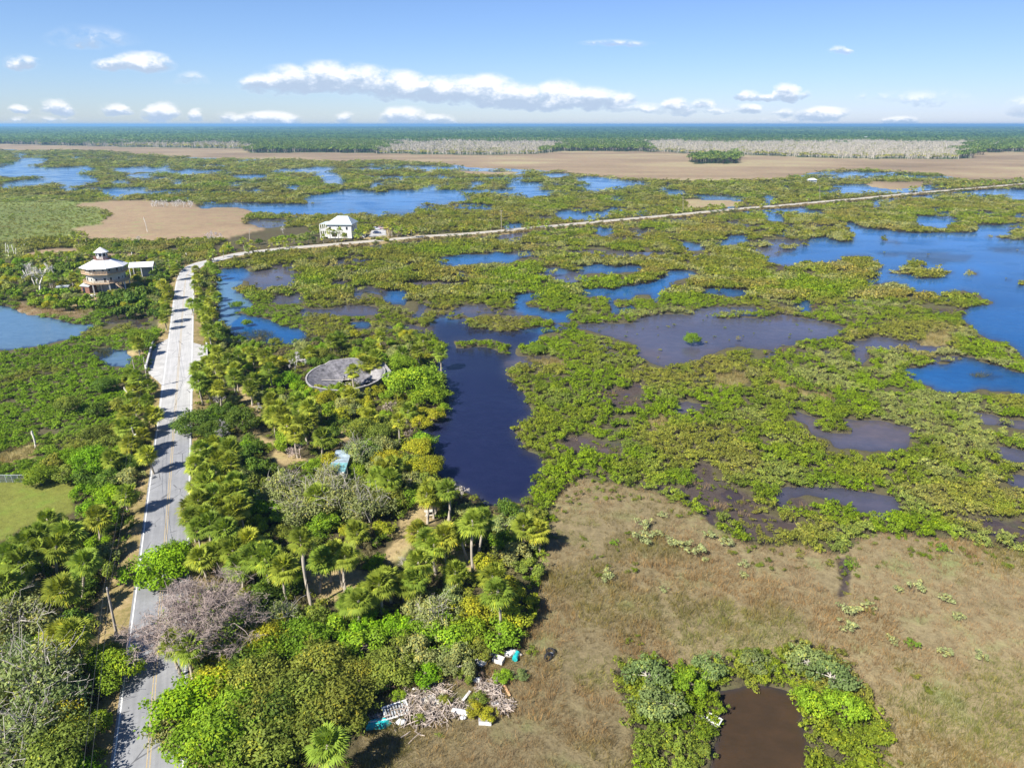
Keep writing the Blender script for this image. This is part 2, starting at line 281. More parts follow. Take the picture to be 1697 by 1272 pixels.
# ------------------------------------------------------------------ materials
class NT:
    """tiny node-tree writer"""
    def __init__(s, tree): s.t = tree; s.n = tree.nodes; s.l = tree.links; s.n.clear()
    def add(s, kind, **kw):
        nd = s.n.new(kind)
        for k, v in kw.items():
            if k.startswith('i_'):
                key = k[2:]; key = int(key) if key.isdigit() else key.replace('_', ' ')
                s.put(nd.inputs[key], v)
            else: setattr(nd, k, v)
        return nd
    def put(s, sock, v):
        if isinstance(v, bpy.types.NodeSocket): s.l.new(v, sock)
        elif isinstance(v, bpy.types.Node): s.l.new(v.outputs[0], sock)
        else: sock.default_value = v
    def m(s, op, a, b=None, c=None, clamp=False):
        nd = s.n.new('ShaderNodeMath'); nd.operation = op; nd.use_clamp = clamp
        for i, v in enumerate((a, b, c)):
            if v is not None: s.put(nd.inputs[i], v)
        return nd.outputs[0]
    def mix(s, f, a, b, mode='MIX'):
        nd = s.n.new('ShaderNodeMix'); nd.data_type = 'RGBA'; nd.blend_type = mode; nd.clamp_factor = True
        s.put(nd.inputs[0], f); s.put(nd.inputs[6], a); s.put(nd.inputs[7], b); return nd.outputs[2]
    def ramp(s, f, stops):
        nd = s.n.new('ShaderNodeValToRGB'); s.put(nd.inputs[0], f); el = nd.color_ramp.elements
        while len(el) < len(stops): el.new(.5)
        for e, (p, c) in zip(el, stops): e.position = p; e.color = (*c, 1) if len(c) == 3 else c
        return nd.outputs[0]
    def noise(s, vec, scale, detail=4, rough=.55, dist=0.0):
        nd = s.n.new('ShaderNodeTexNoise'); nd.inputs['Scale'].default_value = scale; nd.inputs['Detail'].default_value = detail
        nd.inputs['Roughness'].default_value = rough; nd.inputs['Distortion'].default_value = dist
        if vec is not None: s.put(nd.inputs['Vector'], vec)
        return nd.outputs[0]
    def ss(s, v, a, b):
        nd = s.n.new('ShaderNodeMapRange'); nd.interpolation_type = 'SMOOTHSTEP'
        s.put(nd.inputs[0], v); nd.inputs[1].default_value = a; nd.inputs[2].default_value = b; return nd.outputs[0]

def c4(c): return (*c, 1.0) if len(c) == 3 else c
def material(name):
    m = bpy.data.materials.new(name); m.use_nodes = True; t = NT(m.node_tree)
    out = t.add('ShaderNodeOutputMaterial'); return m, t, out

def plain(name, col, rough=.7, vary=.18, scale=3.0, metal=0.0, bump=0.0, spec=.3):
    """one paint or stuff, with blotchy wear in object space"""
    m, t, out = material(name)
    tc = t.add('ShaderNodeTexCoord').outputs['Object']
    n1 = t.noise(tc, scale, 5, .6); n2 = t.noise(tc, scale*7, 3, .6)
    f = t.m('ADD', t.m('MULTIPLY', n1, .65), t.m('MULTIPLY', n2, .35))
    lo = tuple(c*(1-vary*1.6) for c in col); hi = tuple(min(c*(1+vary), 1) for c in col)
    cc = t.ramp(f, [(.3, lo), (.62, hi)])
    b = t.add('ShaderNodeBsdfPrincipled', i_Base_Color=cc, i_Roughness=rough, i_Metallic=metal, i_Specular_IOR_Level=spec)
    if bump:
        bp = t.add('ShaderNodeBump', i_Strength=bump, i_Height=f); t.l.new(bp.outputs[0], b.inputs['Normal'])
    t.l.new(b.outputs[0], out.inputs[0]); return m

def leafy(name, instanced, trans=.35, spread=.55):
    """foliage: the colour of the plant times a per-leaf variation"""
    m, t, out = material(name)
    if instanced: base = t.add('ShaderNodeAttribute', attribute_type='INSTANCER', attribute_name='tint').outputs['Color']
    else: base = t.add('ShaderNodeObjectInfo').outputs['Color']
    sh = t.add('ShaderNodeAttribute', attribute_type='GEOMETRY', attribute_name='leaf')
    tc = t.add('ShaderNodeTexCoord').outputs['Object']
    n1 = t.noise(tc, .9, 3, .6)
    k = t.m('ADD', t.m('MULTIPLY', sh.outputs['Fac'], spread), 1-spread*.5)
    k = t.m('MULTIPLY', k, t.m('ADD', t.m('MULTIPLY', n1, .9), .55))
    col = t.mix(1.0, base, t.add('ShaderNodeCombineColor', i_0=k, i_1=k, i_2=k).outputs[0], 'MULTIPLY')
    yel = t.mix(t.ss(sh.outputs['Fac'], .72, 1.0), col, t.mix(1.0, col, (1.5, 1.2, .8, 1), 'MULTIPLY'))
    b = t.add('ShaderNodeBsdfPrincipled', i_Base_Color=yel, i_Roughness=.6, i_Specular_IOR_Level=.12)
    tr = t.add('ShaderNodeBsdfTranslucent', i_Color=t.mix(1.0, yel, (1.25, 1.25, .6, 1), 'MULTIPLY'))
    mx = t.add('ShaderNodeMixShader', i_0=trans, i_1=b.outputs[0], i_2=tr.outputs[0])
    t.l.new(mx.outputs[0], out.inputs[0]); return m

def woody(name, instanced=False):
    m, t, out = material(name)
    tc = t.add('ShaderNodeTexCoord').outputs['Object']
    mp = t.add('ShaderNodeMapping', i_Vector=tc, i_Scale=(6, 6, 1.2))
    n = t.noise(mp.outputs[0], 2.0, 5, .65)
    base = (t.add('ShaderNodeAttribute', attribute_type='INSTANCER', attribute_name='tint').outputs['Color'] if instanced
            else t.add('ShaderNodeObjectInfo').outputs['Color'])
    k = t.m('ADD', t.m('MULTIPLY', n, 1.1), .4)
    col = t.mix(1.0, base, t.add('ShaderNodeCombineColor', i_0=k, i_1=k, i_2=k).outputs[0], 'MULTIPLY')
    b = t.add('ShaderNodeBsdfPrincipled', i_Base_Color=col, i_Roughness=.85, i_Specular_IOR_Level=.15)
    bp = t.add('ShaderNodeBump', i_Strength=.5, i_Distance=.03, i_Height=n); t.l.new(bp.outputs[0], b.inputs['Normal'])
    t.l.new(b.outputs[0], out.inputs[0]); return m

M_LEAF_I = leafy('leaf_of_thicket', True, trans=.3); M_LEAF = leafy('leaf_of_tree', False, trans=.3)
M_BARK = woody('bark'); M_BARK_I = woody('bark_of_thicket', True)
M_ROOT = plain('mangrove_root', (.055, .042, .03), .9, .3, 4)
def fixed_leaf(name, col):
    m = plain(name, col, .8, .3, 2.0); return m
M_SKIRT = plain('dead_frond', (.34, .25, .14), .85, .3, 5)

# ------------------------------------------------------------------ ground sheet
COLR = np.array([(.085, .075, .038), (.03, .03, .03), (.07, .055, .05), (.062, .048, .042), (.20, .16, .085), (.145, .155, .03), (.31, .235, .115),
                 (.075, .062, .03), (.15, .175, .05), (.26, .185, .11), (.07, .075, .035), (.05, .035, .022), (.22, .18, .075), (.02, .02, .03), (.045, .075, .02), (.085, .075, .038)])
ELEV = np.array([.18, -.6, -.3, .03, .32, .65, .6, .5, .28, .34, -.12, -.45, .26, -.8, .4, .18])
def blur(a, n=1):
    for _ in range(n):
        p = np.pad(a, [(1, 1), (1, 1)]+[(0, 0)]*(a.ndim-2), mode='edge')
        a = (p[:-2, 1:-1]+2*p[1:-1, 1:-1]+p[2:, 1:-1])*.25
        p = np.pad(a, [(1, 1), (1, 1)]+[(0, 0)]*(a.ndim-2), mode='edge')
        a = (p[1:-1, :-2]+2*p[1:-1, 1:-1]+p[1:-1, 2:])*.25
    return a

def fan(steps, du):
    """adaptive sheet: rows ever farther apart with distance"""
    dep = np.concatenate(steps); Y = H/np.tan(PIT+np.arctan((dep-CY)/F))
    depth = Y*CP+H*SP; U = np.arange(-1.1, 1.1001, du)
    return U[None, :]*depth[:, None], np.repeat(Y[:, None], len(U), 1)
def grid_mesh(name, X, Y, Z, mats):
    n, k = X.shape; idx = np.arange(n*k).reshape(n, k)
    f = np.stack([idx[:-1, :-1], idx[:-1, 1:], idx[1:, 1:], idx[1:, :-1]], -1).reshape(-1, 4)
    return new_mesh(name, np.stack([X, Y, Z], -1).reshape(-1, 3), f, mats, smooth=True)
def point_color(me, name, rgb):
    a = me.attributes.new(name, 'FLOAT_COLOR', 'POINT'); q = np.ones((len(rgb), 4), np.float32); q[:, :3] = rgb; a.data.foreach_set('color', q.ravel())

GX, GY = fan([np.arange(1520, 300, -2.0), np.arange(300, 216, -.8), np.array([215, 214, 213, 212, 211, 210, 209.3, 208.7, 208.2, 207.7, 207.3, 207.0])], .0022)
GC = cover(GX, GY)
GZ = blur(ELEV[GC], 2)
GZ += np.where(GC == MUD, (fbm(GX*.35, GY*.35, 5, 3)-.5)*.32, (fbm(GX*.25, GY*.25, 6, 3)-.5)*.12)
rd, rs = road_dist(GX[::1, ::1], GY[::1, ::1])
GZ = np.where(rd < 9, np.minimum(GZ, .35), GZ); GZ = np.where(rd < 4.2, np.minimum(GZ, .25), GZ)
GZ = np.where((rd > 8) & (rd < 17) & (rs > 0) & (GY > 330), -.4, GZ)
GCOL = blur(COLR[GC], 1)
big = fbm(GX*.02, GY*.02, 31, 4)[..., None]
dryw = blur(((GC == DRY) | (GC == FLAT) | (GC == PATCH) | (GC == MEAD)).astype(float), 1)[..., None]
GCOL = GCOL*(1+dryw*(big-.5)*.7)
strk = fbm(GX*.007, GY*.013, 41, 5)[..., None]
far = np.clip((GY-330)/300, 0, 1)[..., None]*(GC == FLAT)[..., None]
GCOL = GCOL*(1-far)+far*(np.array([.25, .18, .11])*(.5+1.0*strk)+np.array([-.03, .025, -.01])*np.clip(strk-.52, 0, 1)*8*.3)
gm = grid_mesh('marsh_ground', GX, GY, GZ, []); point_color(gm, 'cover', np.clip(GCOL, 0, 1).reshape(-1, 3))
m, t, out = material('marsh_soil'); gm.materials.append(m)
att = t.add('ShaderNodeAttribute', attribute_name='cover').outputs['Color']
pos = t.add('ShaderNodeNewGeometry').outputs['Position']
n1 = t.noise(pos, .12, 6, .62); n2 = t.noise(pos, 1.1, 5, .65); n3 = t.noise(pos, 4.5, 3, .6)
k = t.m('ADD', t.m('ADD', t.m('MULTIPLY', n1, .6), t.m('MULTIPLY', n2, .7)), t.m('MULTIPLY', n3, .6))
k = t.m('ADD', t.m('MULTIPLY', t.m('SUBTRACT', k, .95), 1.35), 1.0)
col = t.mix(1.0, att, t.add('ShaderNodeCombineColor', i_0=k, i_1=k, i_2=k).outputs[0], 'MULTIPLY')
col = t.mix(t.ss(n1, .5, .75), col, t.mix(1.0, col, (.72, 1.02, .72, 1), 'MULTIPLY'))
b = t.add('ShaderNodeBsdfPrincipled', i_Base_Color=col, i_Roughness=.9, i_Specular_IOR_Level=.12)
bp = t.add('ShaderNodeBump', i_Strength=.6, i_Distance=.25, i_Height=t.m('ADD', n2, t.m('MULTIPLY', n3, .6))); t.l.new(bp.outputs[0], b.inputs['Normal'])
t.l.new(b.outputs[0], out.inputs[0])
tag(link('marsh_ground', gm), kind='structure')

# ------------------------------------------------------------------ water
def smooth_n(v): t = np.clip((v-.4)/.25, 0, 1); return t*t*(3-2*t)
WX, WY = fan([np.arange(1520, 300, -4.0), np.arange(300, 232, -1.6)], .0044)
WC = cover(WX, WY)
wcol = {WATER: (.007, .040, .115), SHAL: (.056, .057, .082), POND: (.042, .028, .016), LAGOON: (.008, .011, .034), MUD: (.05, .04, .045), REED: (.012, .03, .06)}  # blue and grey of reflected sky and cloud put into the water colours
WCOL = np.tile(np.array([.03, .032, .04]), WX.shape+(1,)).reshape(WX.shape+(3,))
for kk, vv in wcol.items(): WCOL[WC == kk] = vv
WCOL = blur(WCOL, 3); sh_ = ((WC == SHAL) | (WC == MUD))[..., None]*smooth_n(fbm(WX*.045, WY*.07, 52, 4))[..., None]
WCOL = WCOL*(1-.38*sh_)+.38*sh_*np.array([.080, .060, .046]); WCOL = WCOL*(1+.7*(fbm(WX*.03, WY*.03, 51, 4)[..., None]-.5))
bay = ((WX < -88) & (WY < 265) & (WC == WATER))[..., None]; WCOL = np.where(bay, WCOL*.25+np.array([.055, .07, .095]), WCOL)
wf = np.clip(WY/420, 0, 1)[..., None]; WCOL = WCOL*(1+wf*np.array([.2, 1.1, 1.15])*(WC == WATER)[..., None])  # open water bluer with distance: sky reflection put into the colour
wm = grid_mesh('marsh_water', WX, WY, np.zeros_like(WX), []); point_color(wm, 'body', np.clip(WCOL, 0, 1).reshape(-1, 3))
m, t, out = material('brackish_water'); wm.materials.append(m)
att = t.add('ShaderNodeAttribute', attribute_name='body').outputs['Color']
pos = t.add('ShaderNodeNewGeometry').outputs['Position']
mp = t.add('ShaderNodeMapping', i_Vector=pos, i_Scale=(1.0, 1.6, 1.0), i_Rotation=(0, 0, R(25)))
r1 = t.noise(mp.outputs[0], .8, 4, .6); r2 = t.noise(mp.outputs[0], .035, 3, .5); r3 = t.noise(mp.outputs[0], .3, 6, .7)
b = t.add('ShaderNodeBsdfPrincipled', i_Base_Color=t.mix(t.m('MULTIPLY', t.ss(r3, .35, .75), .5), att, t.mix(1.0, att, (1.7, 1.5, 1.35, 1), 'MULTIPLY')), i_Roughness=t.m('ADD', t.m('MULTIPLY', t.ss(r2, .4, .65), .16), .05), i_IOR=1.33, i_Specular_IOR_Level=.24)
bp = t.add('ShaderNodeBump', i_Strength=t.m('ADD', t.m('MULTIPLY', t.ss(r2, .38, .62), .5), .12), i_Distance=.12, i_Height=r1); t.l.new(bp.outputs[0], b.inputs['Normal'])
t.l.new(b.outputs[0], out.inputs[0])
tag(link('marsh_water', wm), kind='structure')

# ------------------------------------------------------------------ road on its embankment
def ribbon(name, offs, zs, mat, i0=0, i1=None, base=0.0):
    P = ROAD[i0:i1]; N = RNOR[i0:i1]; V = []; 
    for p, n in zip(P, N):
        for o, z in zip(offs, zs): q = p+n*o; V.append((q[0], q[1], z+base))
    k = len(offs); n = len(P); f = [(i*k+j, i*k+j+1, (i+1)*k+j+1, (i+1)*k+j) for i in range(n-1) for j in range(k-1)]
    return new_mesh(name, V, np.array(f), [mat])
HW = 3.35
ROADY = ROAD[:, 1]
iC = int(np.argmax((ROADY > 330) & (ROAD[:, 0] > -135)))      # where the causeway begins
m, t, out = material('verge_soil')
pos = t.add('ShaderNodeNewGeometry').outputs['Position']
n1 = t.noise(pos, .25, 5, .65); n2 = t.noise(pos, 1.6, 5, .65)
f = t.m('ADD', t.m('MULTIPLY', n1, .55), t.m('MULTIPLY', n2, .45))
cc = t.ramp(f, [(.30, (.10, .085, .035)), (.45, (.19, .155, .06)), (.56, (.27, .20, .10)), (.68, (.36, .29, .17))])
b = t.add('ShaderNodeBsdfPrincipled', i_Base_Color=cc, i_Roughness=.92, i_Specular_IOR_Level=.1)
bp = t.add('ShaderNodeBump', i_Strength=.6, i_Distance=.2, i_Height=n2); t.l.new(bp.outputs[0], b.inputs['Normal']); t.l.new(b.outputs[0], out.inputs[0])
M_VERGE = m
emb = ribbon('road_verge', [-9, -6.2, -4.4, 4.4, 6.2, 9], [-.4, .45, ROADZ-.03, ROADZ-.03, .45, -.4], M_VERGE)
tag(link('road_verge', emb), kind='structure')
m, t, out = material('sun_bleached_asphalt')
pos = t.add('ShaderNodeNewGeometry').outputs['Position']
att = t.add('ShaderNodeAttribute', attribute_name='across')
ac = att.outputs['Fac']
n1 = t.noise(pos, .22, 5, .6); n2 = t.noise(pos, 2.2, 5, .7)
mpr = t.add('ShaderNodeMapping', i_Vector=t.add('ShaderNodeAttribute', attribute_name='along').outputs['Vector'], i_Scale=(2.2, .06, 1))
lane = t.noise(mpr.outputs[0], 1.0, 4, .6)
sep = t.add('ShaderNodeSeparateXYZ', i_0=pos)
paler = t.ss(t.m('ADD', sep.outputs[1], t.m('MULTIPLY', n1, 8)), 118, 150)  # asphalt turns paler past this stretch
far_ = t.ss(sep.outputs[1], 300, 360)
cc = t.mix(paler, t.ramp(n1, [(.3, (.185, .188, .194)), (.7, (.25, .252, .256))]), t.ramp(n1, [(.3, (.33, .325, .31)), (.7, (.41, .40, .38))]))
cc = t.mix(far_, cc, (.37, .34, .28, 1))
k = t.m('ADD', t.m('MULTIPLY', t.m('SUBTRACT', lane, .5), .55), t.m('ADD', t.m('MULTIPLY', t.m('SUBTRACT', n2, .5), .35), 1.0))
cc = t.mix(1.0, cc, t.add('ShaderNodeCombineColor', i_0=k, i_1=k, i_2=k).outputs[0], 'MULTIPLY')
vo = t.add('ShaderNodeTexVoronoi', feature='DISTANCE_TO_EDGE', i_Vector=t.add('ShaderNodeMapping', i_Vector=t.add('ShaderNodeVectorMath', operation='ADD', i_0=pos, i_1=t.add('ShaderNodeTexNoise', i_Scale=.5).outputs['Color']).outputs[0], i_Scale=(.22, .13, 1)).outputs[0], i_Scale=1.0)
crk = t.m('MULTIPLY', t.m('LESS_THAN', vo.outputs['Distance'], .012), t.ss(n1, .47, .55))
cc = t.mix(t.m('MULTIPLY', crk, .75), cc, (.06, .06, .065, 1))
b = t.add('ShaderNodeBsdfPrincipled', i_Base_Color=cc, i_Roughness=.8, i_Specular_IOR_Level=.25)
t.l.new(b.outputs[0], out.inputs[0]); M_ASPH = m
na = 9
me = ribbon('road', list(np.linspace(-HW, HW, na)), [0]*na, M_ASPH, base=ROADZ)
s_len = np.concatenate([[0], np.cumsum(np.hypot(*np.diff(ROAD, axis=0).T))])
al = me.attributes.new('along', 'FLOAT_VECTOR', 'POINT')
al.data.foreach_set('vector', np.stack([np.tile(np.linspace(-HW, HW, na), len(ROAD)), np.repeat(s_len, na), np.zeros(na*len(ROAD))], 1).astype(np.float32).ravel())
tag(link('road', me), kind='structure')
def paint(name, col):
    m, t, out = material(name); pos = t.add('ShaderNodeNewGeometry').outputs['Position']
    n = t.noise(pos, 3.0, 5, .7); cc = t.mix(t.ss(n, .5, .72), c4(col), (.42, .41, .39, 1))
    b = t.add('ShaderNodeBsdfPrincipled', i_Base_Color=cc, i_Roughness=.7); t.l.new(b.outputs[0], out.inputs[0]); return m
M_WHITE_LINE = paint('white_road_paint', (.62, .62, .60)); M_YEL_LINE = paint('yellow_road_paint', (.36, .275, .14))
iN = int(np.argmax(ROADY > 560)) or len(ROAD)
def merge(name, meshes, mats):
    V, Fc, o = [], [], 0
    for q in meshes:
        v = np.empty(len(q.vertices)*3, np.float32); q.vertices.foreach_get('co', v); V.append(v.reshape(-1, 3))
        Fc += [tuple(i+o for i in p.vertices) for p in q.polygons]; o += len(q.vertices); bpy.data.meshes.remove(q)
    return new_mesh(name, np.concatenate(V), Fc, mats)
tag(link('road_edge_lines', merge('road_edge_lines', [ribbon('w', [o-.075, o+.075], [0, 0], M_WHITE_LINE, 0, iN, ROADZ+.004) for o in (-3.05, 3.05)], [M_WHITE_LINE])), kind='structure')
tag(link('road_centre_lines', merge('road_centre_lines', [ribbon('w', [o-.05, o+.05], [0, 0], M_YEL_LINE, 0, iN, ROADZ+.004) for o in (-.14, .14)], [M_YEL_LINE])), kind='structure')
M_CONC = plain('pale_concrete', (.36, .35, .325), .8, .2, .35, bump=.1)
def slab(name, poly, z0, z1, mat):
    n = len(poly); V = [(p[0], p[1], z1) for p in poly]+[(p[0], p[1], z0) for p in poly]
    return new_mesh(name, V, [tuple(range(n))]+[(i, n+i, n+(i+1) % n, (i+1) % n) for i in range(n)], [mat])
AP = [at(a, b, .93) for a, b in [(246, 616), (270, 640), (280, 560), (254, 574)]]
AP2 = [at(a, b, .93) for a, b in [(316, 655), (343, 606), (343, 573.5), (314, 566)]]
for q in (AP, AP2):
    me = slab('paved_shoulder', q[::-1], -.3, .935, M_CONC); tag(link('paved_shoulder', me), kind='structure')

# ------------------------------------------------------------------ sky, clouds, sun, air
W = bpy.data.worlds.new('World'); SC.world = W; W.use_nodes = True
t = NT(W.node_tree); out = t.add('ShaderNodeOutputWorld')
SUN_EL, SUN_AZ = R(44), R(180+46)        # the sun stands behind the camera, to the left
sky = t.add('ShaderNodeTexSky', sky_type='NISHITA', sun_disc=False, sun_elevation=SUN_EL, sun_rotation=SUN_AZ, altitude=10, air_density=1.0, dust_density=.15, ozone_density=4.0)
SKY_STRENGTH = .063
CLOUDS = [(430,136,36,17,1),(480,131,55,25,1),(545,126,55,26,1),(600,132,60,26,1),(665,141,62,26,1),(725,147,55,22,1),(760,148,50,24,1),(805,149,60,27,1),(865,161,60,22,1),(925,158,62,26,1),(985,163,52,20,1),(1025,163,36,12,.9),(1060,178,70,10,.6),
 (38,103,34,13,.75),(200,106,48,12,.8),(240,102,50,18,1),(95,178,30,15,1),(35,180,20,9,.8),(195,182,28,12,.9),(268,185,36,17,1.1),(327,190,13,12,.9),(445,196,65,13,1),(380,194,24,10,.7),(573,196,16,12,.95),(668,190,38,16,1.1),(715,197,50,10,.8),
 (1120,172,24,11,1),(1162,172,24,9,.8),(1140,182,75,9,.55),(1302,153,24,16,1.1),(1238,157,18,9,.6),(1336,157,13,8,.6),(1275,161,45,7,.5),(1240,181,24,10,.9),(1362,188,46,13,1.1),(1300,187,22,8,.7),(1490,199,36,7,1),
 (1020,71,60,6,.5),(1390,82,17,8,.5),(320,128,32,12,.4),(1530,162,95,16,.33),(1450,158,40,9,.3),(150,60,80,20,.3),(60,196,70,6,.4),(1300,199,120,5,.3),(1700,176,40,20,.4)]
def sky_uv(px, py):
    a, b = (px-CX)/F, -(py-CY)/F; y = CP+b*SP; return a/y, (-SP+b*CP)/y
grp = bpy.data.node_groups.new('cloud_field', 'ShaderNodeTree')
for nm in ('u', 'v'): grp.interface.new_socket(nm, in_out='INPUT', socket_type='NodeSocketFloat')
for nm in ('e', 'h'): grp.interface.new_socket(nm, in_out='OUTPUT', socket_type='NodeSocketFloat')
g = NT(grp); gi = g.add('NodeGroupInput'); go = g.add('NodeGroupOutput'); acc = sq = sh = None
for (cx, cy, rx, ry, am) in CLOUDS:
    u0, v0 = sky_uv(cx, cy+ry*.45); ru = abs(sky_uv(cx+rx, cy)[0]-sky_uv(cx, cy)[0]); rv = abs(sky_uv(cx, cy+ry)[1]-sky_uv(cx, cy)[1])
    dx = g.m('MULTIPLY', g.m('SUBTRACT', gi.outputs[0], u0), 1/(ru*1.12)); dv = g.m('SUBTRACT', gi.outputs[1], v0)
    dy = g.m('MAXIMUM', g.m('MULTIPLY', dv, 1/(rv*1.6)), g.m('MULTIPLY', dv, -1/(rv*.75)))
    q = g.m('SUBTRACT', 1.0, g.m('ADD', g.m('MULTIPLY', dx, dx), g.m('MULTIPLY', dy, dy)))
    q = g.m('MULTIPLY', g.m('MAXIMUM', q, 0.0), am); hq = g.m('MULTIPLY', q, g.m('MULTIPLY', dv, 1/rv))
    acc = q if acc is None else g.m('MAXIMUM', acc, q); sq = q if sq is None else g.m('ADD', sq, q); sh = hq if sh is None else g.m('ADD', sh, hq)
g.l.new(acc, go.inputs[0]); g.l.new(g.m('DIVIDE', sh, g.m('MAXIMUM', sq, .001)), go.inputs[1])
d = t.add('ShaderNodeSeparateXYZ', i_0=t.add('ShaderNodeTexCoord').outputs['Generated'])
yy = t.m('MAXIMUM', d.outputs[1], .02); u = t.m('DIVIDE', d.outputs[0], yy); v = t.m('DIVIDE', d.outputs[2], yy)
nv = t.add('ShaderNodeCombineXYZ', i_0=u, i_1=t.m('MULTIPLY', v, 1.7), i_2=0.3)
na_ = t.noise(nv, 34, 10, .66); nb = t.noise(nv, 11, 3, .5); nc = t.noise(t.add('ShaderNodeVectorMath', operation='ADD', i_0=nv, i_1=(3.1, 1.7, 4.2)).outputs[0], 22, 8, .6)
nz = t.m('ADD', t.m('MULTIPLY', t.m('SUBTRACT', na_, .5), 2.1), t.m('MULTIPLY', t.m('SUBTRACT', nb, .5), .8))
fg = t.add('ShaderNodeGroup'); fg.node_tree = grp
t.put(fg.inputs[0], t.m('ADD', u, t.m('MULTIPLY', t.m('SUBTRACT', nc, .5), .045))); t.put(fg.inputs[1], t.m('ADD', v, t.m('MULTIPLY', t.m('SUBTRACT', na_, .5), .012)))
E0, Hh = fg.outputs[0], fg.outputs[1]
dens = t.m('ADD', E0, t.m('MULTIPLY', nz, t.ss(E0, 0, .35)))
alpha = t.m('MULTIPLY', t.ss(dens, -.02, .85), t.m('GREATER_THAN', d.outputs[1], .05))
lit = t.ss(t.m('ADD', Hh, t.m('MULTIPLY', t.m('SUBTRACT', na_, .5), 2.0)), -.05, .8)
lit = t.m('MAXIMUM', lit, t.m('MULTIPLY', .8, t.m('SUBTRACT', 1.0, t.ss(dens, .0, .4))))
CW = .78
ccol = t.ramp(lit, [(0.0, (.30*CW, .37*CW, .48*CW)), (.4, (.42*CW, .48*CW, .57*CW)), (.75, (.58*CW, .60*CW, .63*CW)), (1.0, (.66*CW, .66*CW, .66*CW))])
hz = t.ss(d.outputs[2], 0.0, .16); side = t.ss(u, -.5, .9)
SKYC = t.mix(1.0, sky.outputs[0], t.mix(hz, (SKY_STRENGTH*.74, SKY_STRENGTH*.84, SKY_STRENGTH*1.14, 1), (SKY_STRENGTH*.74, SKY_STRENGTH*.84, SKY_STRENGTH*1.08, 1)), 'MULTIPLY')
SKYC = t.mix(1.0, SKYC, t.mix(side, (1, 1, 1, 1), (.84, .82, .90, 1)), 'MULTIPLY')
mixc = t.mix(t.m('MULTIPLY', alpha, .95), SKYC, ccol)
bg = t.add('ShaderNodeBackground', i_0=mixc, i_1=1.0); t.l.new(bg.outputs[0], out.inputs[0])
sun = bpy.data.lights.new('sun', 'SUN'); sun.energy = 4.8; sun.angle = R(.5); sun.color = (1, .955, .88)
suno = bpy.data.objects.new('sun', sun); COL.objects.link(suno)
sd = Vector((math.sin(SUN_AZ)*math.cos(SUN_EL), math.cos(SUN_AZ)*math.cos(SUN_EL), math.sin(SUN_EL)))
suno.rotation_euler = sd.to_track_quat('Z', 'Y').to_euler()
SC.view_settings.view_transform = 'Standard'; SC.view_settings.look = 'None'; SC.view_settings.exposure = 1.15; SC.view_settings.gamma = 1
SC.cycles.max_bounces = 5; SC.cycles.diffuse_bounces = 2; SC.cycles.glossy_bounces = 2; SC.cycles.transmission_bounces = 3; SC.cycles.volume_bounces = 0
SC.cycles.use_denoising = True; SC.cycles.caustics_reflective = False; SC.cycles.caustics_refractive = False
SC.cycles.use_fast_gi = False
HAZE = 1
if HAZE:
    x0, x1, y0, y1, z0, z1 = -45000, 45000, -200, 44000, -2.0, 70.0
    hv = [(x, y, z) for z in (z0, z1) for y in (y0, y1) for x in (x0, x1)]
    hm = new_mesh('haze', hv, [(0, 2, 3, 1), (4, 5, 7, 6), (0, 1, 5, 4), (2, 6, 7, 3), (0, 4, 6, 2), (1, 3, 7, 5)])
    m, t, out = material('sea_air'); hm.materials.append(m)
    vol = t.add('ShaderNodeVolumePrincipled', i_Color=(.30, .60, .92, 1), i_Density=.00010, i_Anisotropy=.2); t.l.new(vol.outputs[0], out.inputs[1])
    tag(link('haze', hm), kind='stuff')
# ------------------------------------------------------------------ plants that nobody could count: thickets, grass, far woods
def unit(v): return v/np.maximum(np.linalg.norm(v, axis=-1, keepdims=True), 1e-9)

def cards(P, N, L, Wd, r, droop=0.0):
    """one small pointed leaf spray per point: verts, quads"""
    n = len(P); t = unit(np.cross(N, unit(r.normal(size=(n, 3))))); b = np.cross(N, t)
    L = np.broadcast_to(np.asarray(L, float).reshape(-1, 1), (n, 1)); Wd = np.broadcast_to(np.asarray(Wd, float).reshape(-1, 1), (n, 1))
    tip = P+t*L*.55-np.array([0, 0, 1.])*L*droop; back = P-t*L*.45
    V = np.stack([tip, P+b*Wd*.5+N*L*.06, back, P-b*Wd*.5+N*L*.06], 1).reshape(-1, 3)
    return V, np.arange(n*4).reshape(n, 4)

def leaf_mesh(name, V, Fq, mat, r, extra=None, clump=None):
    """leaf quads (+ optional stem geometry with its own material)"""
    n = len(Fq); mats = [mat]
    if extra is not None:
        ev, ef, em = extra; Fq = np.concatenate([Fq, ef+len(V)]); V = np.concatenate([V, ev]); mats.append(em)
    me = new_mesh(name, V, Fq, mats)
    k = len(Fq); a = me.attributes.new('leaf', 'FLOAT', 'FACE')
    sh = r.random(k) if clump is None else np.concatenate([np.clip(clump, 0, 1), np.full(k-len(clump), .5)])
    if len(me.polygons) == k:
        a.data.foreach_set('value', sh.astype(np.float32))
        mi = np.zeros(k, np.int32); mi[n:] = 1
        me.polygons.foreach_set('material_index', mi)
    return me

def stems(P0, P1, w, r):
    """thin crossed strips from P0 to P1"""
    n = len(P0); d = unit(P1-P0); s = unit(np.cross(d, r.normal(size=(n, 3))))*np.asarray(w).reshape(-1, 1)
    V = np.stack([P0-s, P0+s, P1+s*.5, P1-s*.5], 1).reshape(-1, 3); return V, np.arange(n*4).reshape(n, 4)

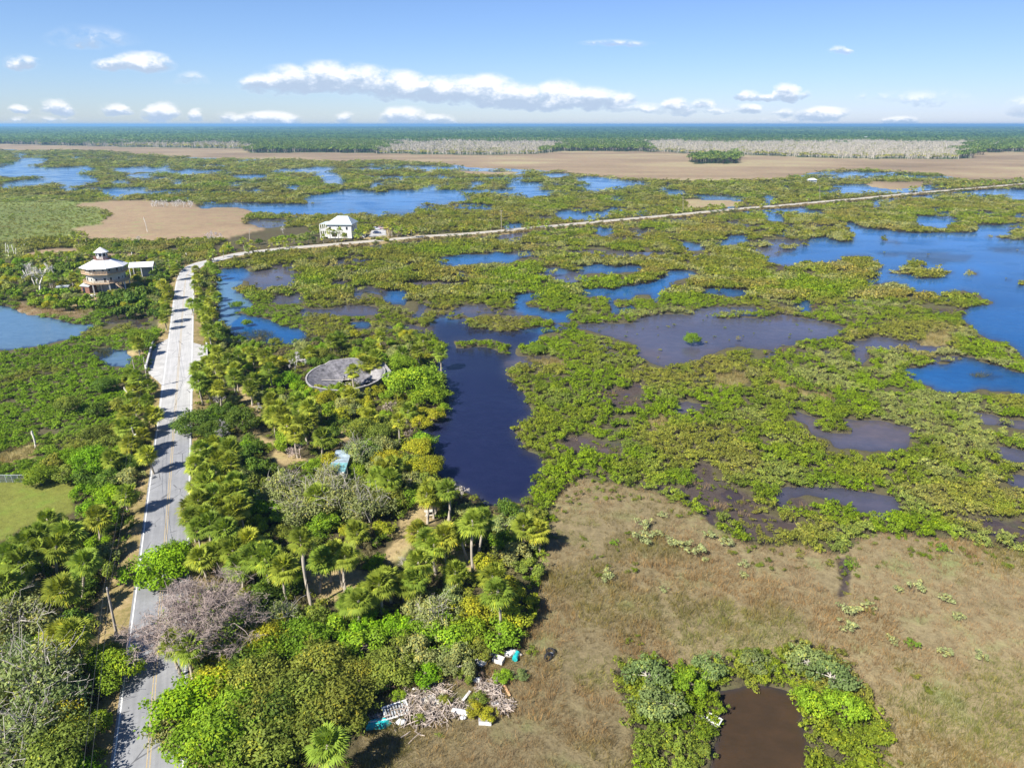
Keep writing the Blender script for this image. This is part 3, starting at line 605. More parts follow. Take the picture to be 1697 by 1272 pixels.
def shrub(name, seed, n, size, mat, lobes=5, root=14, low=.28, flat=.75, up=.6, lr=(.33, .55), wide=.55):
    """a bush 2 m across and about 1 m tall in unit scale; bare stems below the leaves"""
    r = np.random.default_rng(seed); c = r.uniform(-wide, wide, (lobes, 2)); P, N, K = [], [], []
    for i in range(lobes):
        k = n//lobes; d = unit(r.normal(size=(k, 3))); d[:, 2] = np.abs(d[:, 2])*1.0-.25
        rad = r.uniform(*lr); h = r.uniform(.42, .78); q = r.uniform(.75, 1.0, (k, 1))
        p = d*q*np.array([rad, rad, rad*flat])+np.array([c[i, 0], c[i, 1], h])
        P.append(p); N.append(unit(unit(d)*.7+np.array([0, 0, up])+r.normal(size=(k, 3))*.38))
        K.append(np.clip(.5+.35*r.normal()*.5+r.normal(size=k)*.22, 0, 1))
    P, N, K = np.concatenate(P), np.concatenate(N), np.concatenate(K); P[:, 2] = np.maximum(P[:, 2], low*r.uniform(.7, 1.1, len(P)))
    V, Fq = cards(P, N, size*r.uniform(.7, 1.35, len(P)), size*.55*r.uniform(.8, 1.3, len(P)), r)
    ex = None
    if root:
        a = r.uniform(0, 6.28, root); b = r.uniform(.25, .95, root); a1 = a+r.normal(size=root)*.3
        p0 = np.stack([np.cos(a)*b, np.sin(a)*b, np.full(root, -.12)], 1); p1 = np.stack([np.cos(a1)*b*.55, np.sin(a1)*b*.55, np.full(root, .5)], 1)
        ev, ef = stems(p0, p1, np.full(root, .022), r); ex = (ev, ef, M_ROOT)
    return leaf_mesh(name, V, Fq, mat, r, ex, K)

def tuft(name, seed, n, h, spread, w, mat, lean=.5):
    r = np.random.default_rng(seed); a = r.uniform(0, 6.28, n); b = spread*np.sqrt(r.random(n))
    p0 = np.stack([np.cos(a)*b, np.sin(a)*b, np.zeros(n)], 1); hh = h*r.uniform(.5, 1.1, n)
    p1 = p0+np.stack([np.cos(a+r.normal(size=n))*hh*lean*r.random(n), np.sin(a+r.normal(size=n))*hh*lean*r.random(n), hh], 1)
    d = r.normal(size=(n, 3)); d[:, 2] = 0; s = unit(d)*w
    V = np.stack([p0-s, p0+s, p1+s*.25, p1-s*.25], 1).reshape(-1, 3)
    return leaf_mesh(name, V, np.arange(n*4).reshape(n, 4), mat, r)

def proto_collection(name, meshes):
    c = bpy.data.collections.new(name)
    for i, me in enumerate(meshes):
        o = bpy.data.objects.new('%s_%02d' % (name, i), me); c.objects.link(o)
    return c

def scatter(name, pts, scl, pick, tint, coll, label, kind='stuff', tilt=.12, cat=None):
    """one object of plants nobody could count"""
    n = len(pts); me = bpy.data.meshes.new(name); me.vertices.add(n); me.vertices.foreach_set('co', np.asarray(pts, np.float32).ravel())
    r = np.random.default_rng(n)
    rot = np.stack([r.normal(size=n)*tilt, r.normal(size=n)*tilt, r.uniform(0, 6.283, n)], 1).astype(np.float32)
    a = me.attributes.new('rot', 'FLOAT_VECTOR', 'POINT'); a.data.foreach_set('vector', rot.ravel())
    a = me.attributes.new('size', 'FLOAT_VECTOR', 'POINT'); a.data.foreach_set('vector', np.asarray(scl, np.float32).ravel())
    a = me.attributes.new('pick', 'INT', 'POINT'); a.data.foreach_set('value', np.asarray(pick, np.int32))
    a = me.attributes.new('tint', 'FLOAT_COLOR', 'POINT'); q = np.ones((n, 4), np.float32); q[:, :3] = np.clip(tint, 0, 1); a.data.foreach_set('color', q.ravel())
    o = link(name, me); md = o.modifiers.new('plants', 'NODES')
    ng = bpy.data.node_groups.new(name, 'GeometryNodeTree'); md.node_group = ng
    ng.interface.new_socket('Geometry', in_out='INPUT', socket_type='NodeSocketGeometry'); ng.interface.new_socket('Geometry', in_out='OUTPUT', socket_type='NodeSocketGeometry')
    N, L = ng.nodes, ng.links
    gi, go = N.new('NodeGroupInput'), N.new('NodeGroupOutput'); io = N.new('GeometryNodeInstanceOnPoints'); ci = N.new('GeometryNodeCollectionInfo')
    ci.inputs['Collection'].default_value = coll; ci.inputs['Separate Children'].default_value = True; ci.inputs['Reset Children'].default_value = True
    def na(nm, ty):
        x = N.new('GeometryNodeInputNamedAttribute'); x.data_type = ty; x.inputs['Name'].default_value = nm; return x.outputs['Attribute']
    L.new(gi.outputs[0], io.inputs['Points']); L.new(ci.outputs[0], io.inputs['Instance']); io.inputs['Pick Instance'].default_value = True
    L.new(na('pick', 'INT'), io.inputs['Instance Index']); L.new(na('size', 'FLOAT_VECTOR'), io.inputs['Scale'])
    e2r = N.new('FunctionNodeEulerToRotation'); L.new(na('rot', 'FLOAT_VECTOR'), e2r.inputs[0]); L.new(e2r.outputs[0], io.inputs['Rotation'])
    L.new(io.outputs[0], go.inputs[0])
    return tag(o, label, cat, kind=kind)

def field_points(y0, y1, s0, grow, seed, umax=.98):
    """jittered points over the viewed ground, spacing s0 growing with distance"""
    r = np.random.default_rng(seed); xs, ys = [], []; y = y0
    while y < y1:
        s = s0*max(1.0, (y/y0)**grow); wdt = umax*(y*CP+H*SP); n = max(int(2*wdt/s), 1)
        xs.append(-wdt+(np.arange(n)+r.random(n))*s); ys.append(y+r.random(n)*s); y += s
    return np.concatenate(xs), np.concatenate(ys)

def smooth01(v, a, b): t = np.clip((v-a)/(b-a), 0, 1); return t*t*(3-2*t)
def mixc(a, b, f): return np.asarray(a)*(1-f[:, None])+np.asarray(b)*f[:, None]
BRIGHT, OLIVE, DARK, SAGE, GOLD = (.165, .25, .010), (.19, .20, .03), (.085, .14, .014), (.26, .275, .10), (.26, .215, .06)
def mang_tint(x, y, r):
    d = np.hypot(x, y); n1 = fbm(x*.035, y*.035, 71, 4); n2 = fbm(x*.12, y*.12, 72, 3); n3 = fbm(x*.3, y*.3, 73, 2)
    ol = np.clip(smooth01(d, 165, 330)*.75+(n1-.5)*2.2, 0, 1)
    c = mixc(BRIGHT, OLIVE, ol); c = c*(1-smooth01(n2, .56, .74)[:, None]*.0)
    c = mixc(c, DARK, smooth01(n3, .55, .8)*.6)
    c = mixc(c, SAGE, smooth01(n2, .53, .66)*np.clip(.25+.55*smooth01(d, 120, 300)+.35*smooth01(x, 20, 80), 0, .9))
    c = mixc(c, (.15, .27, .012), smooth01(-x, 55, 85)*smooth01(-y, -250, -215)*.75)
    c = mixc(c, GOLD, smooth01(fbm(x*.05, y*.05, 74, 3), .6, .72)*.5)
    return c*r.uniform(.78, 1.22, (len(x), 1))

C_NEAR = proto_collection('leafy_bush', [shrub('leafy_bush', 100+i, 330, .175, M_LEAF_I, lobes=13, lr=(.20, .36), wide=.75) for i in range(6)])
C_MID = proto_collection('leafy_bush_small', [shrub('leafy_bush_small', 120+i, 140, .25, M_LEAF_I, lobes=10, root=16, low=.42, lr=(.22, .38), wide=.75) for i in range(5)])
C_FAR = proto_collection('bush_clump', [shrub('bush_clump', 140+i, 120, .24, M_LEAF_I, lobes=14, lr=(.16, .34), wide=.8, root=12, flat=.9) for i in range(5)])
C_GRASS = proto_collection('grass_tuft', [tuft('grass_tuft', 160+i, 70, .62, .85, .016, M_LEAF_I, .9) for i in range(5)])

EXCL = []                                               # keep-clear discs (x, y, radius) round buildings and clearings
def keep(x, y):
    k = np.ones(len(x), bool)
    for (a, b, c) in EXCL: k &= np.hypot(x-a, y-b) > c
    return k
def clear_road(x, y, d0):
    k = np.ones(len(x), bool); m = np.ones(len(x), bool)
    dd, _ = road_dist(x, y); return dd > d0

def top_ok(x, y, h):
    return ~wet(cover(x, y, h))

EXCL += [(*at(182, 478)[:2], 9.5), (*at(238, 462)[:2], 4.5), (*at(562, 396)[:2], 15), (*at(628, 388)[:2], 11), (*at(575, 640)[:2], 7.0)]
# mangrove thicket in three depth bands
for (nm, y0, y1, s0, gr, coll, np_, rad, hgt, lab) in [
    ('mangrove_thicket', 34, 235, .98, .3, C_NEAR, 6, (.75, 1.3), (1.2, 2.1), 'bright green mangrove thicket covering the near marsh islands round the lagoon'),
    ('mangrove_thicket', 235, 560, 1.6, .6, C_MID, 5, (1.2, 2.1), (1.7, 3.1), 'olive green mangrove thicket between the winding creeks and the causeway'),
    ('mangrove_thicket', 560, 1700, 4.6, .9, C_FAR, 5, (3.4, 5.6), (1.8, 2.8), 'distant mangrove islands in the blue lakes beyond the causeway')]:
    x, y = field_points(y0, y1, s0, gr, int(y0)); r = np.random.default_rng(int(y1))
    c = cover(x, y, isle=True); il = c == ISLE; c = np.where(il, MANG, c); n = len(x); h = r.uniform(*hgt, n)*(.72+.55*fbm(x*.06, y*.06, 81, 3))
    h = np.where((x < -60) & (y < 235), h*.78, h)
    ok = (c == MANG) & top_ok(x, y, h*.95) & clear_road(x, y, 6.5) & keep(x, y)
    dd0 = np.hypot(x, y); ok &= il | (fbm(x*.09, y*.16, 83, 4) > .27*smooth01(dd0, 60, 150)+.10*smooth01(dd0, 190, 300))
    _d, _s = road_dist(x, y); ok &= ~((_d < 17) & (_s > 0) & (y > 330))
    sc = r.uniform(*rad, n)
    if y0 > 500: sc = sc*(y/y0)**.6
    thin = np.zeros(n, bool)
    if y1 < 600:                                        # scattered seedlings in the mud and shallows
        thin = ((c == MUD) & (r.random(n) < .62*smooth01(fbm(x*.13, y*.13, 84, 3), .33, .62)+.12)) | ((c == SHAL) & (r.random(n) < .035)) | ((c == REED) & (r.random(n) < .03))
        c7 = cover(x, y+7); thin |= (c == DRY) & ((c7 == MANG) | (c7 == MUD)) & (r.random(n) < .3)
        thin |= (c == MEAD) & (r.random(n) < .5) | (c == DRY) & (fbm(x*.07, y*.07, 85, 3) > .63) & (r.random(n) < .25)
        thin &= clear_road(x, y, 7.0) & keep(x, y)
        sc = np.where(thin, sc*r.uniform(.3, .62, n), sc); h = np.where(thin, h*r.uniform(.3, .5, n), h)
    else:
        thin = (c == MEAD) & (r.random(n) < .6); h = np.where(thin, h*.5, h)
    k = ok | thin; x, y, h, sc, c, thin = x[k], y[k], h[k], sc[k], c[k], thin[k]
    tint = mang_tint(x, y, r)
    tint = np.where((thin & (c != MEAD))[:, None], tint*np.array([.85, .8, 1.0]), tint)
    z = np.where(c == DRY, .25, np.where(c == MEAD, .2, .02))
    scatter(nm, np.stack([x, y, z], 1), np.stack([sc*r.uniform(.75, 1.45, len(x)), sc*r.uniform(.75, 1.45, len(x)), h*r.uniform(.75, 1.2, len(x))], 1), r.integers(0, np_, len(x)), tint, coll, lab, tilt=.16)

# dry marsh grass, reeds, meadow grass
x, y = field_points(34, 250, .62, .55, 501); r = np.random.default_rng(77); c = cover(x, y); n = len(x)
p = np.select([c == DRY, c == PATCH, c == REED, c == SAND, c == FLAT, c == MUD, c == MEAD], [.95, .9, .5, .28, .7, .10, .6], 0.0)
k = (r.random(n) < p) & clear_road(x, y, 4.6) & keep(x, y); x, y, c = x[k], y[k], c[k]; n = len(x)
g1 = fbm(x*.05, y*.05, 91, 4); g2 = fbm(x*.18, y*.18, 92, 3); g3 = fbm(x*.022, y*.03, 93, 3); trail = np.abs(fbm(x*.03, y*.03, 94, 3)-.5)
near_ = smooth01(-y, -78, -44)
tint = mixc((.265, .185, .09), (.19, .168, .052), smooth01(g1+.3*(g2-.5)+.16*near_, .42, .64))
tint = mixc(tint, (.27, .198, .118), smooth01(g3, .5, .62)*.85); tint = mixc(tint, (.13, .13, .035), smooth01(g2, .58, .78)*.65)
tint = mixc(tint, (.10, .085, .04), (1-smooth01(trail, .004, .022))*.8); tint = mixc(tint, (.16, .20, .045), smooth01(fbm(x*.09, y*.09, 89, 3), .62, .72)*.7)
lowg = 1-.55*(1-smooth01(trail, .004, .022))-.35*smooth01(g3, .5, .62)
tint = np.where((c == REED)[:, None], np.array([.085, .092, .035]), tint); tint = np.where((c == MEAD)[:, None], np.array([.14, .17, .04]), tint)
tint = np.where((c == PATCH)[:, None], mixc((.26, .20, .09), (.17, .17, .05), g2), tint)
tint = tint*r.uniform(.82, 1.15, (n, 1)); s = r.uniform(.7, 1.35, n)*np.clip((y/60)**.4, 1, 1.7); s = np.where(c == SAND, s*.5, s)*np.where(c == DRY, lowg, 1)
zz = np.select([c == DRY, c == SAND, c == REED], [.25, .5, -.1], .15)
scatter('marsh_grass', np.stack([x, y, zz], 1), np.stack([s, s, s*r.uniform(.7, 1.15, n)], 1), r.integers(0, 5, n), tint, C_GRASS, 'brown and olive dry marsh grass filling the foreground field', tilt=.3)

# scrub on the bank of the causeway
r = np.random.default_rng(12); P = []
for p, nn, yy in zip(ROAD, RNOR, ROADY):
    pass
sl = np.concatenate([[0], np.cumsum(np.hypot(*np.diff(ROAD, axis=0).T))]); q = np.arange(sl[int(np.argmax(ROADY > 250))], sl[-1], .55)
off = np.where(r.random(len(q)) < .6, r.uniform(5.4, 9.0, len(q)), -r.uniform(4.8, 8.0, len(q)))
bx = np.interp(q, sl, ROAD[:, 0])+np.interp(q, sl, RNOR[:, 0])*off; by = np.interp(q, sl, ROAD[:, 1])+np.interp(q, sl, RNOR[:, 1])*off
k = (by < 1250) & (r.random(len(q)) < np.where(off > 0, .9, .75)) & keep(bx, by); bx, by, off = bx[k], by[k], off[k]; n = len(bx)
g = fbm(bx*.06, by*.06, 88, 3); tint = mixc((.10, .13, .03), (.19, .155, .065), smooth01(g, .38, .62))*r.uniform(.7, 1.2, (n, 1)); s = r.uniform(.7, 1.6, n)*np.clip(by/330, 1, 2.2)**.5
scatter('causeway_scrub', np.stack([bx, by, np.where(np.abs(off) < 6.2, .45, .05)], 1), np.stack([s, s, r.uniform(.8, 2.1, n)], 1), r.integers(0, 5, n), tint, C_MID, 'low brown-green scrub along the bank of the causeway')
# ------------------------------------------------------------------ trees and palms: every one a thing > trunk, crown
def tube_mesh(paths, sides=7):
    """paths: list of (points (n,3), radii (n,)) -> verts, quads of tapered tubes"""
    VV, FF, o = [], [], 0
    for P, rad in paths:
        P = np.asarray(P, float); n = len(P); d = unit(np.gradient(P, axis=0))
        ref = np.where(np.abs(d[:, 2:3]) > .9, np.array([[1., 0, 0]]), np.array([[0, 0, 1.]]))
        u = unit(np.cross(d, ref)); w = np.cross(d, u); a = np.arange(sides)*2*math.pi/sides
        V = P[:, None]+(np.cos(a)[None, :, None]*u[:, None]+np.sin(a)[None, :, None]*w[:, None])*np.asarray(rad)[:, None, None]
        i = np.arange(n*sides).reshape(n, sides); j = np.roll(i, -1, 1)
        VV.append(V.reshape(-1, 3)); FF.append(np.stack([i[:-1], j[:-1], j[1:], i[1:]], -1).reshape(-1, 4)+o); o += n*sides
    return np.concatenate(VV), np.concatenate(FF)

def limb(p0, p1, r0, r1, r, n=6, wob=.06):
    t = np.linspace(0, 1, n)[:, None]; L = np.linalg.norm(np.asarray(p1)-p0)
    P = np.asarray(p0)*(1-t)+np.asarray(p1)*t+r.normal(size=(n, 3))*wob*L*np.sin(t*math.pi); P[:, 2] += (np.sin(t*math.pi)*L*.08)[:, 0]
    return P, np.linspace(r0, r1, n)

def make_tree(seed, n, size, lobes=17, airy=0.0):
    """unit tree: crown about 2 across, about 1.65 tall, standing on z=0"""
    r = np.random.default_rng(seed); P, N, K, tips = [], [], [], []
    for i in range(lobes):
        a = r.uniform(0, 6.283); b = .74*math.sqrt(r.random()); top = 1.08-.5*b*b/.55; z = r.uniform(.58, max(top, .62)) if i > 2 else top
        c = np.array([math.cos(a)*b, math.sin(a)*b, z]); rad = r.uniform(.24, .42); tips.append(c)
        k = int(n/lobes*rad/.33); d = unit(r.normal(size=(k, 3))); q = r.uniform(.62, 1.05, (k, 1))**(1+airy)
        P.append(c+d*q*np.array([rad, rad, rad*.72])); N.append(unit(d*.75+np.array([0, 0, .55])+r.normal(size=(k, 3))*.4))
        K.append(np.clip(.5+r.normal()*.16+r.normal(size=k)*.2, 0, 1))
    for i in range(4):                                  # stray twigs that break the outline
        a = r.uniform(0, 6.283); c = np.array([math.cos(a)*1.0, math.sin(a)*1.0, r.uniform(.55, .9)]); k = n//70
        P.append(c+r.normal(size=(k, 3))*.09); N.append(unit(r.normal(size=(k, 3))+[0, 0, .8])); K.append(np.full(k, .5))
    P, N, K = np.concatenate(P), np.concatenate(N), np.concatenate(K)
    V, Fq = cards(P, N, size*r.uniform(.65, 1.4, len(P)), size*.55*r.uniform(.8, 1.3, len(P)), r)
    crown = leaf_mesh('crown', V, Fq, M_LEAF, r, None, K)
    br = [limb([0, 0, -.12], [r.normal()*.05, r.normal()*.05, .55], .075, .05, r, 5, .03)]
    for c in tips: br.append(limb(br[0][0][r.integers(2, 5)], c*np.array([.93, .93, 1.0])+(np.array([0, 0, .12]) if airy else 0), .032, .008, r, 6, .07))
    if airy:
        for c in tips:
            for _ in range(5): br.append(limb(c*.8+np.array([0, 0, .1]), c+r.normal(size=3)*.26+np.array([0, 0, .16]), .011, .004, r, 4, .1))
    V, Fq = tube_mesh(br, 5); trunk = new_mesh('trunk', V, Fq, [M_BARK], smooth=True)
    return trunk, crown

def make_bare(seed, depth=4, twigs=0, spread=.55):
    """leafless tree, unit height"""
    r = np.random.default_rng(seed); br, ends = [], []
    def grow(p, d, L, rad, k):
        q = p+d*L; br.append(limb(p, q, rad, rad*.62, r, 4, .07))
        if k == 0: ends.append((q, d)); return
        for _ in range(r.integers(2, 4)):
            nd = unit((d+r.normal(size=3)*spread+np.array([0, 0, .12]))[None])[0]; grow(q, nd, L*r.uniform(.58, .85), rad*.58, k-1)
    grow(np.array([0, 0, -.05]), unit(np.array([[r.normal()*.1, r.normal()*.1, 1.]]))[0], .32, .035, depth)
    V, Fq = tube_mesh(br[:1], 7); trunk = new_mesh('trunk', V, Fq, [M_BARK], smooth=True)
    V, Fq = tube_mesh(br[1:], 4)
    if twigs:
        p0 = np.array([e[0] for e in ends]); dd = np.array([e[1] for e in ends]); k = max(twigs//len(p0), 1)
        p0 = np.repeat(p0, k, 0)+r.normal(size=(len(p0)*k, 3))*.012; dd = np.repeat(dd, k, 0)
        p1 = p0+unit(dd+r.normal(size=dd.shape)*.65)*r.uniform(.03, .11, (len(p0), 1))
        tv, tf = stems(p0, p1, np.full(len(p0), .0035), r); Fq = np.concatenate([Fq, tf+len(V)]); V = np.concatenate([V, tv])
    return trunk, new_mesh('branches', V, Fq, [M_BARK])

def make_palm_crown(seed, fans=60, rad=1.0):
    """fan-leaved crown, centre at the origin, about 2 m in radius"""
    r = np.random.default_rng(seed); V, Q, K, SV = [], [], [], []
    for i in range(fans):
        a = i*2.39996+r.normal()*.2; el = math.radians(84-136*(i/fans)**.95+r.normal()*8)
        d = np.array([math.cos(a)*math.cos(el), math.sin(a)*math.cos(el), math.sin(el)]); pet = r.uniform(.55, 1.1)
        s = unit(np.cross(d, [0, 0, 1.])[None])[0]; up = np.cross(s, d); c = d*pet; c[2] -= .10*pet; bl = r.uniform(.85, 1.15); kk = np.clip(.45+.1*r.normal()+(.25 if i > fans*.75 else 0), 0, 1)
        SV.append((np.zeros(3), c))
        for j in range(11):
            f = (j-5)/5*1.4+r.normal()*.04; bd = unit((d*math.cos(f)+s*math.sin(f)-up*.16*abs(f)+up*.12)[None])[0]
            w = np.cross(bd, up); w = unit(w[None])[0]*.066*bl; L = 1.0*bl*(1.0-.22*abs(f)); tip = c+bd*L; tip[2] -= .26*L*L
            mid = c+bd*L*.55+up*.04; mid[2] -= .05
            o = len(V)*0+sum(len(x) for x in V); V.append(np.array([c, mid+w, tip, mid-w])); Q.append([o, o+1, o+2, o+3]); K.append(kk+r.normal()*.2)
    V = np.concatenate(V); Q = np.array(Q)
    p0 = np.array([a for a, b in SV]); p1 = np.array([b for a, b in SV]); ev, ef = stems(p0, p1, np.full(len(p0), .022), r)
    return leaf_mesh('crown', V*rad, Q, M_LEAF, r, (ev*rad, ef, M_LEAF), np.clip(np.array(K), 0, 1))

def make_skirt(seed):
    r = np.random.default_rng(seed); V, Q = [], []
    for i in range(15):
        a = i*2.4+r.normal()*.3; el = math.radians(r.uniform(-78, -38)); d = np.array([math.cos(a)*math.cos(el), math.sin(a)*math.cos(el), math.sin(el)])
        s = unit(np.cross(d, [0, 0, 1.])[None])[0]; c = d*r.uniform(.4, .8)
        for j in range(5):
            f = (j-2)*.34; bd = unit((d*math.cos(f)+s*math.sin(f)+r.normal(size=3)*.1)[None])[0]; w = unit(np.cross(bd, d+[.01, 0, .3])[None])[0]*.07
            tip = c+bd*.85; tip[2] -= .3; m = c+bd*.4; o = sum(len(x) for x in V); V.append(np.array([c, m+w, tip, m-w])); Q.append([o, o+1, o+2, o+3])
    return new_mesh('dead_fronds', np.concatenate(V), np.array(Q), [M_SKIRT])

def make_palm_trunk(seed):
    """unit-height trunk, 0.36 m thick, rough with old leaf bases"""
    r = np.random.default_rng(seed); n = 16; z = np.linspace(-.06, 1, n); bow = np.sin(np.clip(z, 0, 1)*math.pi)*r.normal()*.22
    rad = np.interp(z, [-.06, .05, .3, .8, .93, 1], [.25, .19, .165, .17, .21, .16])*(1+r.normal(size=n)*.05)
    V, Fq = tube_mesh([(np.stack([bow, bow*r.normal()*.5, z], 1), rad)], 9); return new_mesh('trunk', V, Fq, [M_BARK], smooth=True)

TREE_BIG = [make_tree(200+i, 4600, .088, 22) for i in range(4)]; TREE_AIRY = [make_tree(220+i, 3000, .085, 20, airy=1.0) for i in range(3)]
TREE_SMALL = [make_tree(240+i, 2000, .125, 14) for i in range(5)]; TREE_FAR = [make_tree(260+i, 520, .25, 11) for i in range(4)]
BARE = [make_bare(280+i, 4, 500) for i in range(4)]; BARE_BIG = make_bare(291, 6, 9000, .5)
PALM_CROWN = [make_palm_crown(300+i) for i in range(6)]; SKIRT = [make_skirt(320+i) for i in range(3)]; PALM_TRUNK = [make_palm_trunk(340+i) for i in range(5)]
PALM_FAR = [make_palm_crown(360+i, 20, 1.1) for i in range(2)]

PLANTS = []                                             # (object, phrase, x, y, group) for the labels
TR = np.random.default_rng(4242)
def crowned(base, px, py):
    """height of the crown centre that shows at pixel row py over this base"""
    lo, hi = 0.5, 40.0
    for _ in range(30):
        mid = (lo+hi)/2
        if proj(base[0], base[1], mid)[1] > py: lo = mid
        else: hi = mid
    return lo

def palm(px, py, bpx=None, bpy=None, h=None, size=None, skirt=None, tone=None, phrase=None):
    if bpx is not None:
        b = at(bpx, bpy, .4); h = crowned(b, px, py); c = at(px, py, h); h = h-.4
    else:
        h = h or TR.uniform(3.6, 6.0); c = at(px, py, h+.4); b = Vector((c.x+TR.normal()*.25, c.y+TR.normal()*.25, .4))
    d = math.hypot(b.x, b.y); size = size or TR.uniform(1.02, 1.34)*(1.0 if d < 260 else 1.15)
    o = empty('palm_tree', b); axis = Vector((c.x-b.x, c.y-b.y, max(h, .6))); o.rotation_mode = 'QUATERNION'
    o.rotation_quaternion = Vector((0, 0, 1)).rotation_difference(axis)
    tr = link('trunk', PALM_TRUNK[TR.integers(5)], o); tr.scale = (1, 1, axis.length); g = TR.uniform(.85, 1.15); tr.rotation_euler[2] = TR.uniform(0, 6)
    tr.color = (.38*g, .33*g, .26*g, 1)
    cr = link('crown', (PALM_CROWN if d < 300 else PALM_FAR)[TR.integers(6 if d < 300 else 2)], o, (0, 0, axis.length)); cr.scale = (size,)*3; cr.rotation_euler = (TR.normal()*.1, TR.normal()*.1, TR.uniform(0, 6))
    g = TR.uniform(.8, 1.2); y = tone if tone is not None else TR.random()**1.6
    cr.color = ((.20+.13*y)*g, (.285+.06*y)*g, (.035+.004*y)*g, 1)
    skirt = TR.random() < .5 if skirt is None else skirt
    if skirt:
        s = link('dead_fronds', SKIRT[TR.integers(3)], o, (0, 0, axis.length-.1)); s.scale = (size,)*3; s.rotation_euler[2] = TR.uniform(0, 6)
    tag(o, None, 'palm tree', 'palms of the roadside, yard and grove')
    ph = phrase or (('tall ' if h > 6.3 else 'short ' if h < 3.2 else '')+('yellowish ' if y > .55 else '')+'palm'+(' with brown dead fronds' if skirt else ''))
    PLANTS.append((o, ph, b.x, b.y)); return o

KIND = {'bright': ((.185, .285, .018), 'bright green bushy tree'), 'vivid': ((.165, .30, .010), 'vivid green leafy tree'), 'dark': ((.10, .165, .02), 'dark green broadleaf tree'),
        'olive': ((.18, .215, .032), 'olive green tree'), 'mossy': ((.23, .265, .088), 'grey-green mossy tree'), 'yellow': ((.30, .31, .022), 'yellow-green bushy tree'), 'silver': ((.175, .235, .075), 'silvery green tree')}
def tree(px, py, rad, kind, sq=None, phrase=None):
    hz = rad*TR.uniform(1.5, 1.95)/1.65*(sq or 1.0); zc = .78*hz+.4; c = at(px, py, zc); b = Vector((c.x, c.y, .35)); d = math.hypot(b.x, b.y)
    o = empty('broadleaf_tree', b, TR.uniform(0, 6.28))
    lib = TREE_FAR if d > 235 else (TREE_AIRY if kind in ('mossy', 'silver') else TREE_BIG) if rad > 2.9 else TREE_SMALL
    tm, cm = lib[TR.integers(len(lib))]; g = TR.uniform(.82, 1.18); col, ph = KIND[kind]
    t_ = link('trunk', tm, o); c_ = link('crown', cm, o)
    for q in (t_, c_): q.scale = (rad, rad*TR.uniform(.9, 1.1), hz)
    c_.scale = t_.scale; c_.color = (col[0]*g*TR.uniform(.9, 1.1), col[1]*g, col[2]*g, 1); t_.color = (.36, .33, .28, 1) if kind in ('mossy', 'silver') else (.16, .13, .10, 1)
    tag(o, None, 'tree', 'broadleaf trees and large bushes')
    PLANTS.append((o, phrase or (('large ' if rad > 3.4 else 'small ' if rad < 1.9 else '')+ph), b.x, b.y)); return o

def bare_tree(px, py, h, col=(.42, .38, .36), m=None, phrase='bare grey tree', wide=1.0):
    b = at(px, py, .35); o = empty('bare_tree', b, TR.uniform(0, 6.28)); tm, cm = m or BARE[TR.integers(4)]
    for nm, me in (('trunk', tm), ('branches', cm)):
        q = link(nm, me, o); q.scale = (h*wide, h*wide, h); q.color = (*col, 1)
    tag(o, None, 'bare tree', 'white snags beyond the brown flat' if phrase.startswith('white snag') else 'leafless grey trees'); PLANTS.append((o, phrase, b.x, b.y)); return o

def snag(px0, py0, px1, py1, phrase='pale dead palm trunk'):
    b = at(px0, py0, .2); h = crowned(b, px1, py1); c = at(px1, py1, h); o = link('dead_trunk', PALM_TRUNK[TR.integers(5)], None, b)
    ax = Vector((c.x-b.x, c.y-b.y, h)); o.rotation_mode = 'QUATERNION'; o.rotation_quaternion = Vector((0, 0, 1)).rotation_difference(ax); o.scale = (1, 1, ax.length); o.color = (.62, .58, .50, 1)
    tag(o, None, 'dead trunk', 'pale dead palm trunks in the marsh'); PLANTS.append((o, phrase, b.x, b.y)); return o

